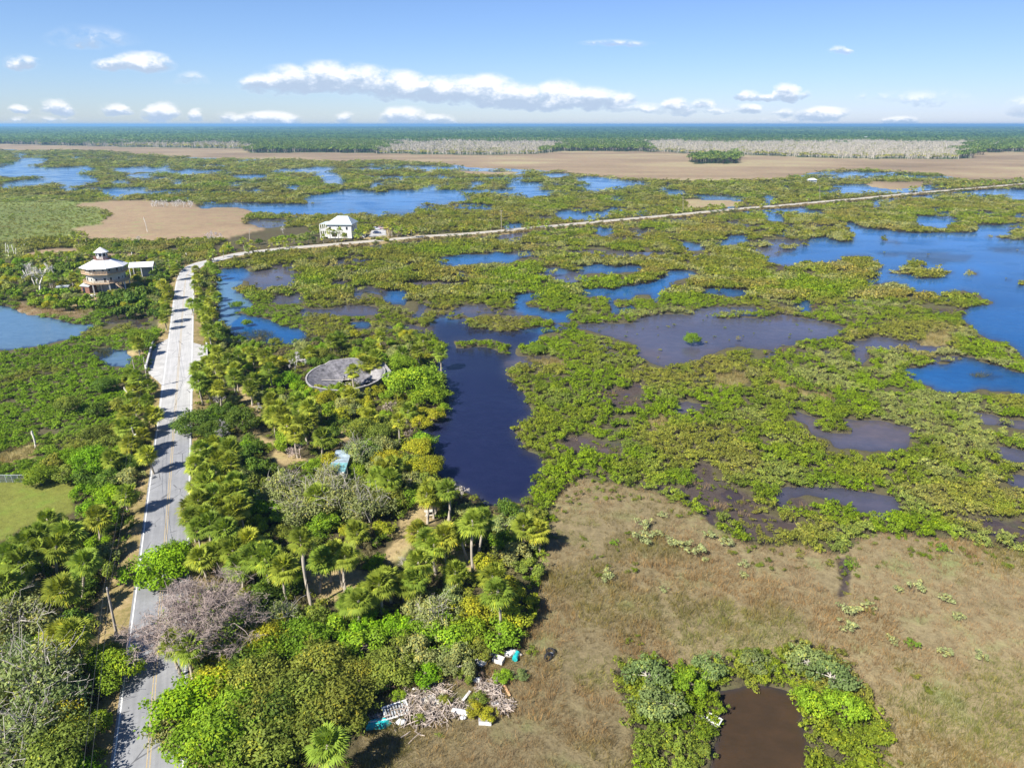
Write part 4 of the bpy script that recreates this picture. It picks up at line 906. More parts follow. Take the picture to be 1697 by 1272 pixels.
PALMS = {
 'N': "355,95,362,300 530,185,518,420 120,190 230,110 380,360,366,560 455,640 60,150 1350,130 1450,110 1250,160 1660,170 1550,60 1170,720 1090,690 1420,60 1580,150 20,330 180,60 1500,200",
 'M': "640,1010,657,1185 830,860,852,1010 315,1030 440,1120 910,280,990,395 870,170,912,262 960,250 880,400 830,330 960,600 900,100 860,240 930,480 820,420 1000,340 1350,80 1400,170 1290,40 1300,120 1300,650 1400,600 1350,780 1450,720 1300,900 1420,940 1380,1050 1500,1000 1290,1080 1550,830 1340,560 1480,860 1270,980 1450,640 1400,860 1500,560 1250,1010 1470,1090 1560,940",
 'P': "90,200 200,140 290,130 350,110 430,90 560,150,572,225 160,290 230,300 490,250,500,340 540,190 150,150 250,200 330,190 110,260 720,440 620,470 780,420 740,520 680,400 650,520 800,470 1390,440,1380,520 1330,500 120,680 200,640 230,740 150,820 300,760 100,900 180,980 250,900 330,880 60,1040 150,1090 90,770 280,980 350,1010 1230,800 1290,770 1200,850 1270,860 1560,940 1500,960 560,470 700,580 860,600 1050,200 1120,150 1170,160 1190,110 420,300 510,110 600,420",
 'Q': "300,340,352,685 160,430 520,420,520,625 570,300,600,380 400,440,388,612 920,340 880,300 960,370 880,450 720,530,745,660 820,560,795,672 620,610,603,728 540,650,560,752 1060,500,1060,598 1150,250,1150,525 1080,300,1122,445 1250,520 860,530 470,400 210,480 120,400 1200,230,1170,430 1010,320 680,560 580,640 1270,600 1020,90 960,110 440,420",
 'L': "1280,420 1290,480 1330,620 1310,680 1350,760 1360,820 1340,700 1400,410 1420,600 1380,560 1300,560 1290,640 1390,700 1080,620 1085,680 1120,390 1100,350 1160,360 1060,520 1140,420 480,470,480,560 440,340 490,320 560,310,572,380 900,490,912,526 480,200,486,246 560,205,566,250 390,215 330,340 330,470 250,330 1370,340,1370,375 1390,310 1460,290 310,450 1270,520 1250,640 1070,740 900,900 1100,560 510,215 540,460 450,450 1620,280",
 'D': "770,210,780,270 740,200,745,275 800,200,795,265 905,210,915,260 925,220,930,262 970,195,965,240 830,235,835,270 1130,165,1130,240 1160,190,1165,245 1190,180,1195,240 1110,150,1110,240 1275,195,1280,245 560,260,565,295 470,280,475,312 600,230,605,290 1250,190,1255,250 700,240,702,280 640,250,645,285 520,250,525,290 100,290,100,320 380,270,380,310 450,260,455,305 420,260 200,260 250,280 1090,170,1090,240 1145,140,1150,235 1210,200,1215,242",
 'E': "500,150,508,182 430,165,432,192 550,150,552,178 200,160,205,200 80,185,82,208 1100,90,1105,118 950,90,955,118 820,120,825,145 700,130,705,150 470,165,472,188 870,110,872,134 1020,95,1022,118 1200,80,1202,105 300,165,303,198 20,170,25,212",
 'C': "215,800,215,827 250,803,252,825 275,800,275,822 340,795,340,815 460,790,456,812 825,735,825,762 600,770,600,792 680,762,680,785 520,775,522,800 1165,715,1165,742 1185,716,1185,740 1220,715,1222,736 1310,700,1310,726 1340,705,1340,726 1410,698,1412,720 1440,700,1440,718 1500,690,1500,712 1530,692,1530,712 1555,688,1555,708 1600,683,1600,704 1630,684,1632,702 1655,675,1655,698 1680,672,1680,694 60,815,62,840 130,812,132,832",
}
for reg, s in PALMS.items():
    for q in s.split():
        v = list(map(float, q.split(',')))
        a = px_of(reg, v[0], v[1])
        if len(v) == 4: palm(*a, *px_of(reg, v[2], v[3]))
        else: palm(*a)
TREES = [
 ('P',"1400,230,6.3,bright 1330,140,4,bright 1500,330,4.2,bright 1490,220,4.2,bright 90,490,4.2,dark 190,545,3,dark 370,480,3.8,dark 300,430,2.5,dark 640,240,3,vivid 580,330,2.6,bright 720,280,2.4,vivid 870,350,3,yellow 920,420,2.6,bright 440,1020,3.2,vivid 620,640,2.4,bright 430,760,2.6,dark 400,680,2.4,dark 520,780,2.4,dark 620,880,4,mossy 800,950,4.5,mossy 1000,930,4.5,mossy 1150,1000,4,mossy 1090,680,3.5,mossy 700,1030,3.6,mossy 900,830,3.3,mossy 540,950,3,mossy 1240,970,3.5,olive 1450,650,3.2,yellow 1520,760,3.2,yellow 1440,760,2.6,yellow 1090,530,3.8,olive 1200,560,3,olive 1260,510,2.8,olive 1000,450,2.6,yellow 1130,430,2.4,yellow 1250,720,3,yellow 1400,850,2.8,mossy 1380,960,2.6,bright 850,90,3.2,olive 700,100,3,olive 1000,60,3,olive 1080,110,2.4,bright 640,590,2.2,bright 780,90,2.6,olive 920,130,2.4,dark 1600,940,2.6,mossy 1250,620,2.6,mossy 1180,760,2.6,mossy 925,800,1.9,mossy 1020,770,1.7,mossy 950,860,2,mossy"),
 ('Q',"100,850,3,bright 250,1100,4,olive 400,950,3.6,olive 450,1150,3.6,olive 100,1050,3.6,olive 550,1010,3,olive 300,800,3,bright 180,720,3.2,mossy 620,850,2.8,bright 720,950,3,olive 560,800,2.2,vivid 880,880,2.6,mossy 1000,800,2.8,bright 950,690,3,mossy 1150,680,2.6,yellow 1270,800,2.6,bright 1080,950,2.2,mossy 1350,690,2.6,yellow 1400,620,2.2,yellow 1180,870,2.2,olive 760,760,2.2,vivid 880,650,2.2,mossy 20,960,3.5,dark 60,1180,3.6,olive 300,1230,3.6,olive 560,1170,2.4,olive 1350,400,2.6,mossy 1300,330,2.4,bright 1340,170,2.3,dark 1420,330,2.2,mossy 1310,560,2.2,yellow 1440,470,2.2,olive 140,570,2.4,dark 250,580,2,dark 1300,250,2.2,mossy 640,730,2,vivid 780,870,2.2,olive 1040,880,2.2,mossy 360,720,2.2,olive 430,760,2.2,bright 1120,780,2.4,bright 860,780,2.4,bright"),
 ('N',"980,200,4.2,vivid 1110,130,3,vivid 100,520,4.5,mossy 80,380,3.5,mossy 250,860,5,silver 100,1000,5,silver 330,1050,4,silver 60,780,4,silver 690,840,3,bright 650,760,2.2,bright 350,1180,3,yellow 200,1190,4,silver 570,1190,2,bright 1200,1060,4.2,vivid 1350,950,3.4,yellow 1400,1150,4,bright 1100,1190,2.6,mossy 1640,640,3,yellow 1660,420,2.6,dark 1600,900,3.5,olive 1650,1100,4,dark 1500,1030,3,bright 200,250,2.4,dark 480,310,2.2,dark 1300,1280,4,bright 1550,1290,4,olive 100,1300,4.5,silver 350,1330,4,olive 1480,760,2.4,yellow"),
 ('M',"680,130,3,dark 700,860,3.2,vivid 600,620,4,vivid 480,600,3,vivid 250,720,3,bright 400,720,2.6,olive 750,650,3,dark 850,640,3,dark 560,720,2.6,dark 720,740,2.6,dark 830,740,2.6,mossy 620,450,3,olive 700,520,3,olive 450,250,3,olive 750,430,2.6,olive 520,540,2.4,olive 350,640,2.4,olive 900,540,2.4,dark 800,560,2.4,bright 640,290,2.6,dark 780,260,2.4,olive 1580,700,2.4,mossy"),
 ('L',"430,400,3.8,dark 350,420,3.2,dark 150,400,3.4,dark 60,420,3.2,dark 740,620,3.6,dark 860,600,3.8,dark 920,560,3.6,dark 1000,560,3.4,dark 680,640,3,dark 690,590,3.2,dark 800,570,3.4,dark 560,600,2.6,bright 960,640,3.4,dark 820,680,3.2,dark 1050,470,3,dark 1100,440,3,dark 1080,570,2.8,dark 500,620,3.2,bright 420,640,3,bright 900,840,3.2,bright 960,870,2.8,bright 920,910,2.8,bright 590,640,2.4,bright 1020,820,2.2,bright 200,480,3,olive 100,560,3,bright 240,620,2.8,bright 60,540,3,olive 300,560,2.6,bright 380,560,2.8,bright 1020,690,2.8,dark 880,690,2.8,dark 760,690,2.6,dark 330,370,2.6,olive 480,390,3,bright 520,350,2.4,dark 1010,430,2.8,dark 1400,480,2.4,olive 1330,520,2.2,olive 1460,800,2.4,mossy 1440,860,2.2,dark 1380,880,2.2,olive 1160,400,2.4,dark 890,240,2.4,dark 760,260,2.4,dark 1000,250,2.4,olive 420,560,2.8,bright"),
 ('D',"440,240,3.2,bright 600,220,3,mossy 640,210,2.6,mossy 300,260,2.6,dark 390,250,2.4,bright 1320,190,2.8,mossy 1370,195,2.8,mossy 560,230,2.6,mossy 180,270,2.4,olive 110,300,2.4,bright 500,230,2.4,bright 850,200,2.4,mossy 1050,245,2.0,yellow 1090,250,1.8,yellow"),
]
for reg, s in TREES:
    for q in s.split():
        x, y, rad, kd = q.split(','); tree(*px_of(reg, float(x), float(y)), float(rad), kd)
# leafless trees and grey brush
def make_dome(seed):
    """broad leafless tree with a dome of fine twigs, in metres"""
    r = np.random.default_rng(seed); br = [limb([0, 0, -.2], [.3, .2, 3.4], .38, .26, r, 6, .03)]; T = []
    for i in range(30):
        a = i*2.4; e = math.radians(8+78*((i+.5)/30)); T.append(np.array([math.cos(a)*math.cos(e)*6.0, math.sin(a)*math.cos(e)*6.0, 4.2+math.sin(e)*3.6])*r.uniform(.86, 1.02))
    tw0, tw1 = [], []
    for p in T:
        m = br[0][0][-1]*.5+p*.5+r.normal(size=3)*.3; br.append(limb(br[0][0][-1-r.integers(2)], m, .16, .09, r, 5, .06))
        for _ in range(5):
            q = p+r.normal(size=3)*np.array([1.1, 1.1, .6]); br.append(limb(m, q, .06, .025, r, 5, .08))
            for _ in range(9):
                u = q+r.normal(size=3)*np.array([.55, .55, .4]); tw0.append(q*.55+m*.45 if r.random() < .2 else q); tw1.append(u)
                for _ in range(7): tw0.append(u+r.normal(size=3)*.12); tw1.append(u+r.normal(size=3)*np.array([.42, .42, .34]))
    V, Fq = tube_mesh(br[:1], 8); trunk = new_mesh('trunk', V, Fq, [M_BARK], smooth=True); V, Fq = tube_mesh(br[1:], 4)
    tv, tf = stems(np.array(tw0), np.array(tw1), np.full(len(tw0), .021), r)
    P, N = [], []
    for i in (1, 4, 6, 9, 13, 17, 22, 26): k = 150; P.append(T[i]*.86+r.normal(size=(k, 3))*np.array([.75, .75, .5])); N.append(unit(r.normal(size=(k, 3))+[0, 0, .9]))
    V3, F3 = cards(np.concatenate(P), np.concatenate(N), .3, .18, r); global VINE; VINE = leaf_mesh('vine', V3, F3, M_LEAF, r)
    return trunk, new_mesh('branches', np.concatenate([V, tv]), np.concatenate([Fq, tf+len(V)]), [M_BARK])
tree(556, 790, 2.0, 'mossy'); tree(571, 776, 1.7, 'mossy'); tree(560, 803, 2.0, 'olive')
bt = bare_tree(338, 1086, 1.0, (.33, .262, .225), make_dome(5), 'great pink-grey leafless tree with twiggy dome crown over the road')
vq = link('vine', VINE, bt); vq.color = (.15, .23, .03, 1)
for (reg, x, y, h, c) in [('P',700,220,6,(.6,.56,.52)),('P',730,740,3.4,(.52,.42,.36)),('P',680,730,2.6,(.52,.42,.36)),('P',470,460,2.6,(.46,.42,.40)),('P',215,610,4.2,(.40,.37,.38)),('P',250,640,3.6,(.40,.37,.38)),('P',240,420,3.4,(.42,.38,.36)),('P',1290,450,3.0,(.50,.40,.34)),('P',1250,470,2.4,(.50,.40,.34)),('P',1400,610,2.2,(.45,.36,.30)),('Q',1050,130,3.2,(.58,.52,.44)),('Q',1090,150,2.8,(.58,.52,.44)),('Q',800,470,1.8,(.5,.45,.38)),
    ('D',450,215,4.5,(.62,.58,.55)),('L',1370,245,6.5,(.58,.5,.48)),('L',1425,230,5,(.5,.44,.46)),('L',910,245,4,(.5,.46,.44)),('L',265,585,14,(.66,.62,.55)),('D',20,245,4.5,(.5,.45,.46)),('N',1280,740,3.0,(.5,.44,.38)),('N',990,840,2.4,(.42,.36,.38)),('N',400,520,3,(.5,.45,.38)),('N',1450,870,2.6,(.5,.42,.34))]:
    bare_tree(*px_of(reg, x, y), h, c)
for i in range(30): bare_tree(TR.uniform(248, 324), TR.uniform(339, 344), TR.uniform(3, 5.5), (.6, .57, .52), phrase='white snag in the loose line along the far edge of the brown flat')
for s in "120,245,115,40 175,300,145,175 290,255,235,80 340,305,325,150 185,190,155,75 590,800,520,585 545,770,460,600 700,955,640,750 1030,440,1010,320 860,800,810,560 1000,770,975,670 1000,1055,960,960 450,140,432,85 500,145,490,60 740,800,730,670".split():
    a, b_, c_, d_ = map(float, s.split(',')); snag(a*.0825, 400+b_*.0825, c_*.0825, 400+d_*.0825)
for s in "965,175,940,85 1220,345,1215,315 860,345,862,310".split():
    a, b_, c_, d_ = map(float, s.split(',')); snag(*px_of('L', a, b_), *px_of('L', c_, d_))
snag(*px_of('M', 845, 245), *px_of('M', 812, 175)); snag(*px_of('M', 235, 560), *px_of('M', 208, 460))

# the wooded ground between the trees placed by eye is filled with more of the same, each its own thing
TXY = np.array([(x, y) for _, _, x, y in PLANTS])
fx, fy = field_points(36, 330, 3.5, .12, 903, .9); fc = cover(fx, fy); rr = np.random.default_rng(55)
ok = (fc == WOOD) & clear_road(fx, fy, 5.3) & keep(fx, fy) & ~wet(cover(fx, fy, 3.0)) & (cover(fx, fy, 1.5) != SAND) & (cover(fx, fy, 3.6) != SAND) & (cover(fx-1.5, fy, 2.6) != SAND) & (cover(fx+1.5, fy, 2.6) != SAND) & (cover(fx, fy, 2.5) != LAWN)
n_fill = 0; FILL_T = []; NP = sum(1 for p in PLANTS if p[0].name.startswith('palm_tree')); NB = sum(1 for p in PLANTS if p[0].name.startswith('broadleaf'))
print('palms', NP, 'trees', NB)
for x, y in zip(fx[ok], fy[ok]):
    dd = np.hypot(TXY[:, 0]-x, TXY[:, 1]-y)
    if dd.min() < (2.1 if y < 200 else 2.6): continue
    a, b_ = proj(x, y, 2.0)
    if not (-60 < a < 1757 and b_ < 1330): continue
    g = float(fbm(np.array([x*.06]), np.array([y*.06]), 95, 3)[0]); q = rr.random()
    if q < .15 and NP < 296: palm(a, b_, h=rr.uniform(2.4, 5.2)); NP += 1
    else: FILL_T.append((x, y, a, b_, rr.uniform(1.5, 2.5), ('olive', 'bright', 'yellow', 'mossy', 'dark', 'vivid')[int(np.clip(g*9-1.8+rr.normal()*.9, 0, 5))]))
    TXY = np.vstack([TXY, (x, y)]); n_fill += 1
FILL_T.sort(key=lambda q: -q[4]/math.hypot(q[0], q[1], H))
for q in FILL_T[:268-NB]: tree(q[2], q[3], q[4], q[5])
REST = FILL_T[268-NB:]
def instanced(me):
    c = me.copy(); c.materials.clear(); c.materials.append(M_LEAF_I); return c
C_TREE = proto_collection('bushy_crown', [instanced(b_) for a, b_ in TREE_SMALL])
rr2 = np.random.default_rng(8); q_ = np.array([(q[0], q[1], .3) for q in REST]); s_ = np.array([q[4] for q in REST])
scatter('bushes', q_, np.stack([s_, s_, s_*1.05], 1), rr2.integers(0, 5, len(REST)), np.array([KIND[q[5]][0] for q in REST])*rr2.uniform(.8, 1.2, (len(REST), 1)), C_TREE, 'small green bushes crowded between the larger trees and palms', tilt=.05)
print('plants', len(PLANTS), 'filled', n_fill)

# undergrowth below them
x, y = field_points(34, 330, 1.45, .3, 705); r = np.random.default_rng(66); c = cover(x, y); n = len(x)
k = (c == WOOD) & clear_road(x, y, 4.4) & keep(x, y) & ~wet(cover(x, y, 1.2)) & (cover(x, y, .8) != LAWN) & (cover(x, y, .8) != SAND) & (r.random(n) < .88)
x, y = x[k], y[k]; n = len(x); g = fbm(x*.08, y*.08, 96, 3)
tint = mixc((.13, .20, .02), (.22, .255, .035), smooth01(g, .35, .65)); tint = mixc(tint, (.17, .15, .07), (r.random(n) < .12)*1.0)*r.uniform(.7, 1.25, (n, 1)); sc = r.uniform(.8, 1.5, n)
scatter('undergrowth', np.stack([x, y, np.full(n, .35)], 1), np.stack([sc, sc, r.uniform(.7, 1.9, n)], 1), r.integers(0, 6, n), tint, C_NEAR, 'tangled green undergrowth below the palms and trees')
# ------------------------------------------------------------------ far woods
def far_tree(seed, n, tall, mat):
    r = np.random.default_rng(seed); P, N = [], []
    for i in range(4):
        d = unit(r.normal(size=(n//4, 3))); d[:, 2] = np.abs(d[:, 2])-.2; c = np.array([r.uniform(-.5, .5), r.uniform(-.5, .5), tall*r.uniform(.68, .85)])
        P.append(c+d*np.array([.55, .55, tall*.2])); N.append(unit(d+[0, 0, .4]+r.normal(size=d.shape)*.3))
    P, N = np.concatenate(P), np.concatenate(N); V, Fq = cards(P, N, .5, .38, r)
    p0 = np.array([[r.uniform(-.2, .2), r.uniform(-.2, .2), -.05] for _ in range(3)]); ev, ef = stems(p0, p0*.5+[0, 0, tall*.7], np.full(3, .05), r)
    return leaf_mesh('forest_tree', V, Fq, mat, r, (ev, ef, M_ROOT))
M_DEADWOOD = plain('silvered_deadwood', (.42, .37, .30), .9, .35, .05)
def dead_stand(seed):
    r = np.random.default_rng(seed); k = 7; p0 = np.stack([r.uniform(-1, 1, k), r.uniform(-1, 1, k), np.full(k, -.05)], 1); h = r.uniform(.45, 1.0, k)
    p1 = p0+np.stack([r.normal(size=k)*.12, r.normal(size=k)*.12, h], 1); V, Fq = stems(p0, p1, np.full(k, .055), r)
    b0, b1 = [], []
    for a, b in zip(p0, p1):
        for _ in range(4):
            t = r.uniform(.55, 1.0); q = a*(1-t)+b*t; b0.append(q); b1.append(q+np.array([r.normal()*.22, r.normal()*.22, r.uniform(.02, .2)]))
    V2, F2 = stems(np.array(b0), np.array(b1), np.full(len(b0), .03), r)
    return new_mesh('dead_stand', np.concatenate([V, V2]), np.concatenate([Fq, F2+len(V)]), [M_DEADWOOD])
C_FOREST = proto_collection('forest_tree', [far_tree(400+i, 40, 2.6, M_LEAF_I) for i in range(4)])
C_DEAD = proto_collection('dead_stand', [dead_stand(420+i) for i in range(5)])
x, y = field_points(1080, 2700, 8.5, .35, 1201, .86); c = cover(x, y); k = c == FOREST; x, y = x[k], y[k]; n = len(x); r = np.random.default_rng(99)
px, py = proj(x, y, 0.0); g = fbm(x*.004, y*.004, 97, 3); g2 = fbm(x*.015, y*.015, 98, 3)
px = px+(g-.5)*110+(g2-.5)*60; py = py+(g2-.5)*9
zone = np.select([px < 413, px < 640, px < 935, px < 1088, (px < 1240) & (py > 256.5), px < 1612], [.55, .04, .92, .05, .0, .9], .06)
back = smooth01(py+(g-.5)*7, 233, 240); pd = zone*back+.10*back
dead = r.random(n) < pd*.46*(.35+1.3*g2)
live = ~dead & (r.random(n) < np.where(zone*back > .5, .5, 1.0))
kk = dead
scatter('ghost_forest', np.stack([x, y, np.full(n, .3)], 1)[kk], np.stack([r.uniform(4.2, 6.5, n), r.uniform(4.2, 6.5, n), r.uniform(9, 15, n)], 1)[kk], r.integers(0, 5, n)[kk], np.full((kk.sum(), 3), .5), C_DEAD, 'pale dead trunks of a drowned forest standing behind the brown flats', tilt=.05)
t1 = mixc((.085, .15, .03), (.14, .19, .04), g2); t1 = mixc(t1, (.30, .29, .06), (zone*back > .5)*.75); kk = live
hh = np.where((zone*back > .5), .55, 1.0)
scatter('far_forest', np.stack([x, y, np.full(n, .3)], 1)[kk], np.stack([r.uniform(4.5, 7, n), r.uniform(4.5, 7, n), r.uniform(3.6, 5.4, n)*hh], 1)[kk], r.integers(0, 4, n)[kk], (t1*r.uniform(.75, 1.25, (n, 1)))[kk], C_FOREST, 'green woods behind the dead trunks and on the marsh hammocks')
r = np.random.default_rng(98); ys = 2500.0; P = []
while ys < 16000:
    s = .0085*ys; w = .9*ys; m_ = int(2*w/s); P.append(np.stack([-w+(np.arange(m_)+r.random(m_))*s, ys+r.random(m_)*s], 1)); ys += s*.8
P = np.concatenate(P); n = len(P); g = fbm(P[:, 0]*.0012, P[:, 1]*.0006, 99, 4); dd = P[:, 1]
sc = .0066*dd*r.uniform(.75, 1.3, n); hz = np.clip(r.uniform(3.4, 5.2, n)*(.8+.5*g), 0, 7)*np.clip(dd/6000, 1, 1.5)
tint = mixc((.075, .145, .035), (.12, .20, .05), smooth01(g, .35, .65))*r.uniform(.7, 1.3, (n, 1))
scatter('horizon_forest', np.stack([P[:, 0], P[:, 1], np.full(n, .3)], 1), np.stack([sc, sc, hz], 1), r.integers(0, 4, n), tint, C_FOREST, 'unbroken forest canopy fading blue towards the horizon', tilt=.03)
# ------------------------------------------------------------------ built things
class MB:
    def __init__(s): s.v, s.f = [], []
    def poly(s, pts, faces):
        o = len(s.v); s.v += [tuple(p) for p in pts]; s.f += [tuple(i+o for i in q) for q in faces]; return s
    def box(s, c, d, rz=0.0, rx=0.0):
        m = Matrix.Rotation(rz, 3, 'Z') @ Matrix.Rotation(rx, 3, 'X'); P = []
        for z in (-.5, .5):
            for y in (-.5, .5):
                for x in (-.5, .5): P.append(Vector(c)+m @ Vector((x*d[0], y*d[1], z*d[2])))
        return s.poly(P, [(0, 2, 3, 1), (4, 5, 7, 6), (0, 1, 5, 4), (2, 6, 7, 3), (0, 4, 6, 2), (1, 3, 7, 5)])
    def bar(s, a, b, w, h=None):
        a, b = Vector(a), Vector(b); d = (b-a).normalized(); h = h or w; u = d.cross(Vector((0, 0, 1)))
        u = Vector((1, 0, 0)) if u.length < 1e-3 else u.normalized(); v = u.cross(d)
        P = [p+u*(i*w/2)+v*(j*h/2) for p in (a, b) for i, j in ((-1, -1), (1, -1), (1, 1), (-1, 1))]
        return s.poly(P, [(3, 2, 1, 0), (4, 5, 6, 7), (0, 1, 5, 4), (1, 2, 6, 5), (2, 3, 7, 6), (3, 0, 4, 7)])
    def cyl(s, a, b, r0, r1=None, n=12):
        a, b = Vector(a), Vector(b); r1 = r0 if r1 is None else r1; d = (b-a).normalized(); u = d.orthogonal().normalized(); v = d.cross(u)
        P = [p+(u*math.cos(t)+v*math.sin(t))*r for p, r in ((a, r0), (b, r1)) for t in [k*2*math.pi/n for k in range(n)]]
        return s.poly(P, [tuple(range(n))[::-1], tuple(range(n, 2*n))]+[(k, (k+1) % n, n+(k+1) % n, n+k) for k in range(n)])
    def prism(s, ring, z0, z1):
        n = len(ring); P = [(p[0], p[1], z0) for p in ring]+[(p[0], p[1], z1) for p in ring]
        return s.poly(P, [tuple(range(n))[::-1], tuple(range(n, 2*n))]+[(k, (k+1) % n, n+(k+1) % n, n+k) for k in range(n)])
    def frustum(s, r0, z0, r1, z1, n, a0=0.0, cap=True, c=(0, 0)):
        P = [(c[0]+r*math.cos(a0+k*2*math.pi/n), c[1]+r*math.sin(a0+k*2*math.pi/n), z) for r, z in ((r0, z0), (r1, z1)) for k in range(n)]
        F_ = [(k, (k+1) % n, n+(k+1) % n, n+k) for k in range(n)]
        return s.poly(P, F_+([tuple(range(n, 2*n)), tuple(range(n))[::-1]] if cap else []))
    def build(s, name, mat, parent=None, loc=None, bevel=0.0):
        me = new_mesh(name, s.v, s.f, [mat])
        o = link(name, me, parent, loc)
        if bevel: b = o.modifiers.new('bevel', 'BEVEL'); b.width = bevel; b.segments = 2; b.limit_method = 'ANGLE'
        return o

P_ROOFW = plain('white_metal_roof', (.62, .62, .62), .42, .05, .4, spec=.5); P_ROOFG = plain('pale_grey_green_roof', (.42, .47, .47), .45, .06, .4)
P_CREAM = plain('cream_siding', (.44, .435, .38), .7, .08, .6); P_SLATE = plain('shade_grey_siding', (.36,.38,.39), .7, .1, .6); P_WHITE = plain('white_paint', (.60, .59, .555), .6, .07, .8)
P_DECK = plain('tan_deck_timber', (.46, .33, .21), .8, .2, 1.5); P_GLASS = plain('dark_window_glass', (.02, .026, .035), .12, .2, 1.0, spec=.6); P_RED = plain('rusty_brown_timber', (.20, .10, .07), .8, .25, 1.5)
P_POLE = plain('weathered_pole_timber', (.36, .31, .25), .9, .25, 2.0); P_GREY = plain('galvanised_grey', (.36, .38, .39), .5, .1, 2.0); P_TYRE = plain('black_rubber', (.018, .018, .019), .8, .2, 3)
P_SHING = plain('grey_wood_shingle', (.125, .12, .128), .9, .5, 1.2, bump=.5); P_SHINGP = plain('pale_wood_shingle', (.27, .255, .245), .9, .3, 1.2, bump=.4); P_TEAL = plain('turquoise_plastic', (.02, .42, .42), .5, .1, 1.2)
P_PLANK = plain('silvered_plank', (.50, .46, .40), .9, .25, 2.5); P_ORANGE = plain('fresh_sawn_timber', (.55, .33, .17), .8, .2, 2.5); P_TIN = plain('old_blue_tin', (.25, .31, .34), .6, .5, .8); P_TINT = plain('old_teal_tin', (.16, .34, .34), .6, .4, .8)
P_FENCE = plain('fence_wire', (.16, .20, .19), .6, .1, 1); P_WIRE = plain('dark_wire', (.05, .05, .052), .6, .1, 1)

# --- the eight-sided stilt house
def on(px, py, z=0.0): return at(px, py, z)
hb = on(181, 480.5, .5); A0 = -math.pi/2-math.atan2(hb.x, hb.y)*-1*0-math.pi/2*0+R(2)
A0 = math.atan2(-hb.y, -hb.x)+R(3)                        # one corner turned to the viewer
house = empty('octagonal_stilt_house', hb); house.scale = (.93, .93, .96)
def ring(r, n=8, a0=None): a0 = A0 if a0 is None else a0; return [(r*math.cos(a0+k*2*math.pi/n), r*math.sin(a0+k*2*math.pi/n)) for k in range(n)]
RW = 6.9
w = MB().prism(ring(RW), 4.05, 9.7).build('wall', P_CREAM, house)
for z0, zr, rr_ in ((3.75, 3.95, 8.2), (7.25, 7.45, 8.3)):
    dk = MB().prism(ring(rr_), z0, zr+.06).build('deck', P_DECK, house)
    m_ = MB(); cs = ring(rr_-.12)
    for k in range(8):
        a, b = Vector((*cs[k], zr)), Vector((*cs[(k+1) % 8], zr)); up = Vector((0, 0, 1))
        m_.bar(a+up*1.0, b+up*1.0, .12, .1); m_.bar(a+up*.55, b+up*.55, .06, .1); m_.bar(a+up*.25, b+up*.25, .06, .06)
        for j in range(6): q = a.lerp(b, j/6); m_.bar(q, q+up*1.0, .1)
    m_.build('railing', P_DECK, dk)
rf = MB().frustum(8.6, 9.62, 3.0, 12.05, 8, A0).build('roof', P_ROOFW, house)
m_ = MB()
for k in range(8):
    p, q = ring(8.62)[k], ring(3.02)[k]; m_.bar((*p, 9.66), (*q, 12.09), .16, .08)
m_.build('ridge_cap', P_WHITE, rf)
m_ = MB(); cs = ring(8.57)
for k in range(8): m_.bar((*cs[k], 9.55), (*cs[(k+1) % 8], 9.55), .1, .22)
m_.build('fascia', P_WHITE, rf)
def panel(name, ang, r, u, z, w_, h_, mat, parent, d=.08):
    """upright panel on the wall face whose middle lies at angle ang"""
    c = Vector((r*math.cos(ang)-math.sin(ang)*u, r*math.sin(ang)+math.cos(ang)*u, z)); return MB().box(c, (d, w_, h_), ang).build(name, mat, parent)
RI = RW*math.cos(math.pi/8)
for k in range(8):
    ang = A0+math.pi/8+k*math.pi/4
    for fl, z in ((0, 5.3), (1, 8.75)):
        for u in (-1.55, 1.5):
            door = (k + fl + (u > 0)) % 2 == 0
            f = panel('door' if door else 'window', ang, RI+.02, u, z-(.25 if door else 0), 1.15 if door else 1.0, 2.05 if door else 1.1, P_WHITE, house)
            panel('pane', ang, RI+.05, u, z-(.25 if door else 0), .85 if door else .74, 1.75 if door else .84, P_GLASS, f, .07)
for k in range(8):
    for r_ in (7.7, 3.6):
        p = ring(r_)[k]; MB().box((*p, 1.75), (.42, .42, 4.0), A0).build('stilt', P_WHITE, house)
MB().prism(ring(3.2), -.2, 3.75).build('core_wall', P_SLATE, house)
cu = MB().prism(ring(2.0, 8), 12.0, 14.75).build('cupola', P_WHITE, house)
MB().prism(ring(3.1), 12.02, 12.2).build('cupola_deck', P_RED, cu)
m_ = MB(); cs = ring(3.0)
for k in range(8):
    a, b = Vector((*cs[k], 12.2)), Vector((*cs[(k+1) % 8], 12.2)); up = Vector((0, 0, 1)); m_.bar(a+up*.95, b+up*.95, .1); m_.bar(a+up*.5, b+up*.5, .05)
    for j in range(4): q = a.lerp(b, j/4); m_.bar(q, q+up*.95, .08)
m_.build('cupola_railing', P_RED, cu)
for k in range(8): panel('cupola_window', A0+math.pi/8+k*math.pi/4, 2.0*math.cos(math.pi/8)+.02, 0, 13.75, .85, 1.05, P_GLASS, cu)
MB().frustum(2.75, 14.7, .12, 16.5, 8, A0).build('cupola_roof', P_ROOFW, cu)
st_ = MB()
for k in range(12): st_.box((6.6+k*.32, -5.2, 3.7-k*.31), (.34, 1.1, .1))
st_.bar((6.5, -5.75, 3.7), (10.3, -5.75, 0), .12, .3); st_.bar((6.5, -4.65, 3.7), (10.3, -4.65, 0), .12, .3); st_.build('stairs', P_DECK, house)
tag(house, 'eight-sided house on stilts with two railed decks, white roof and lookout cupola', 'house')

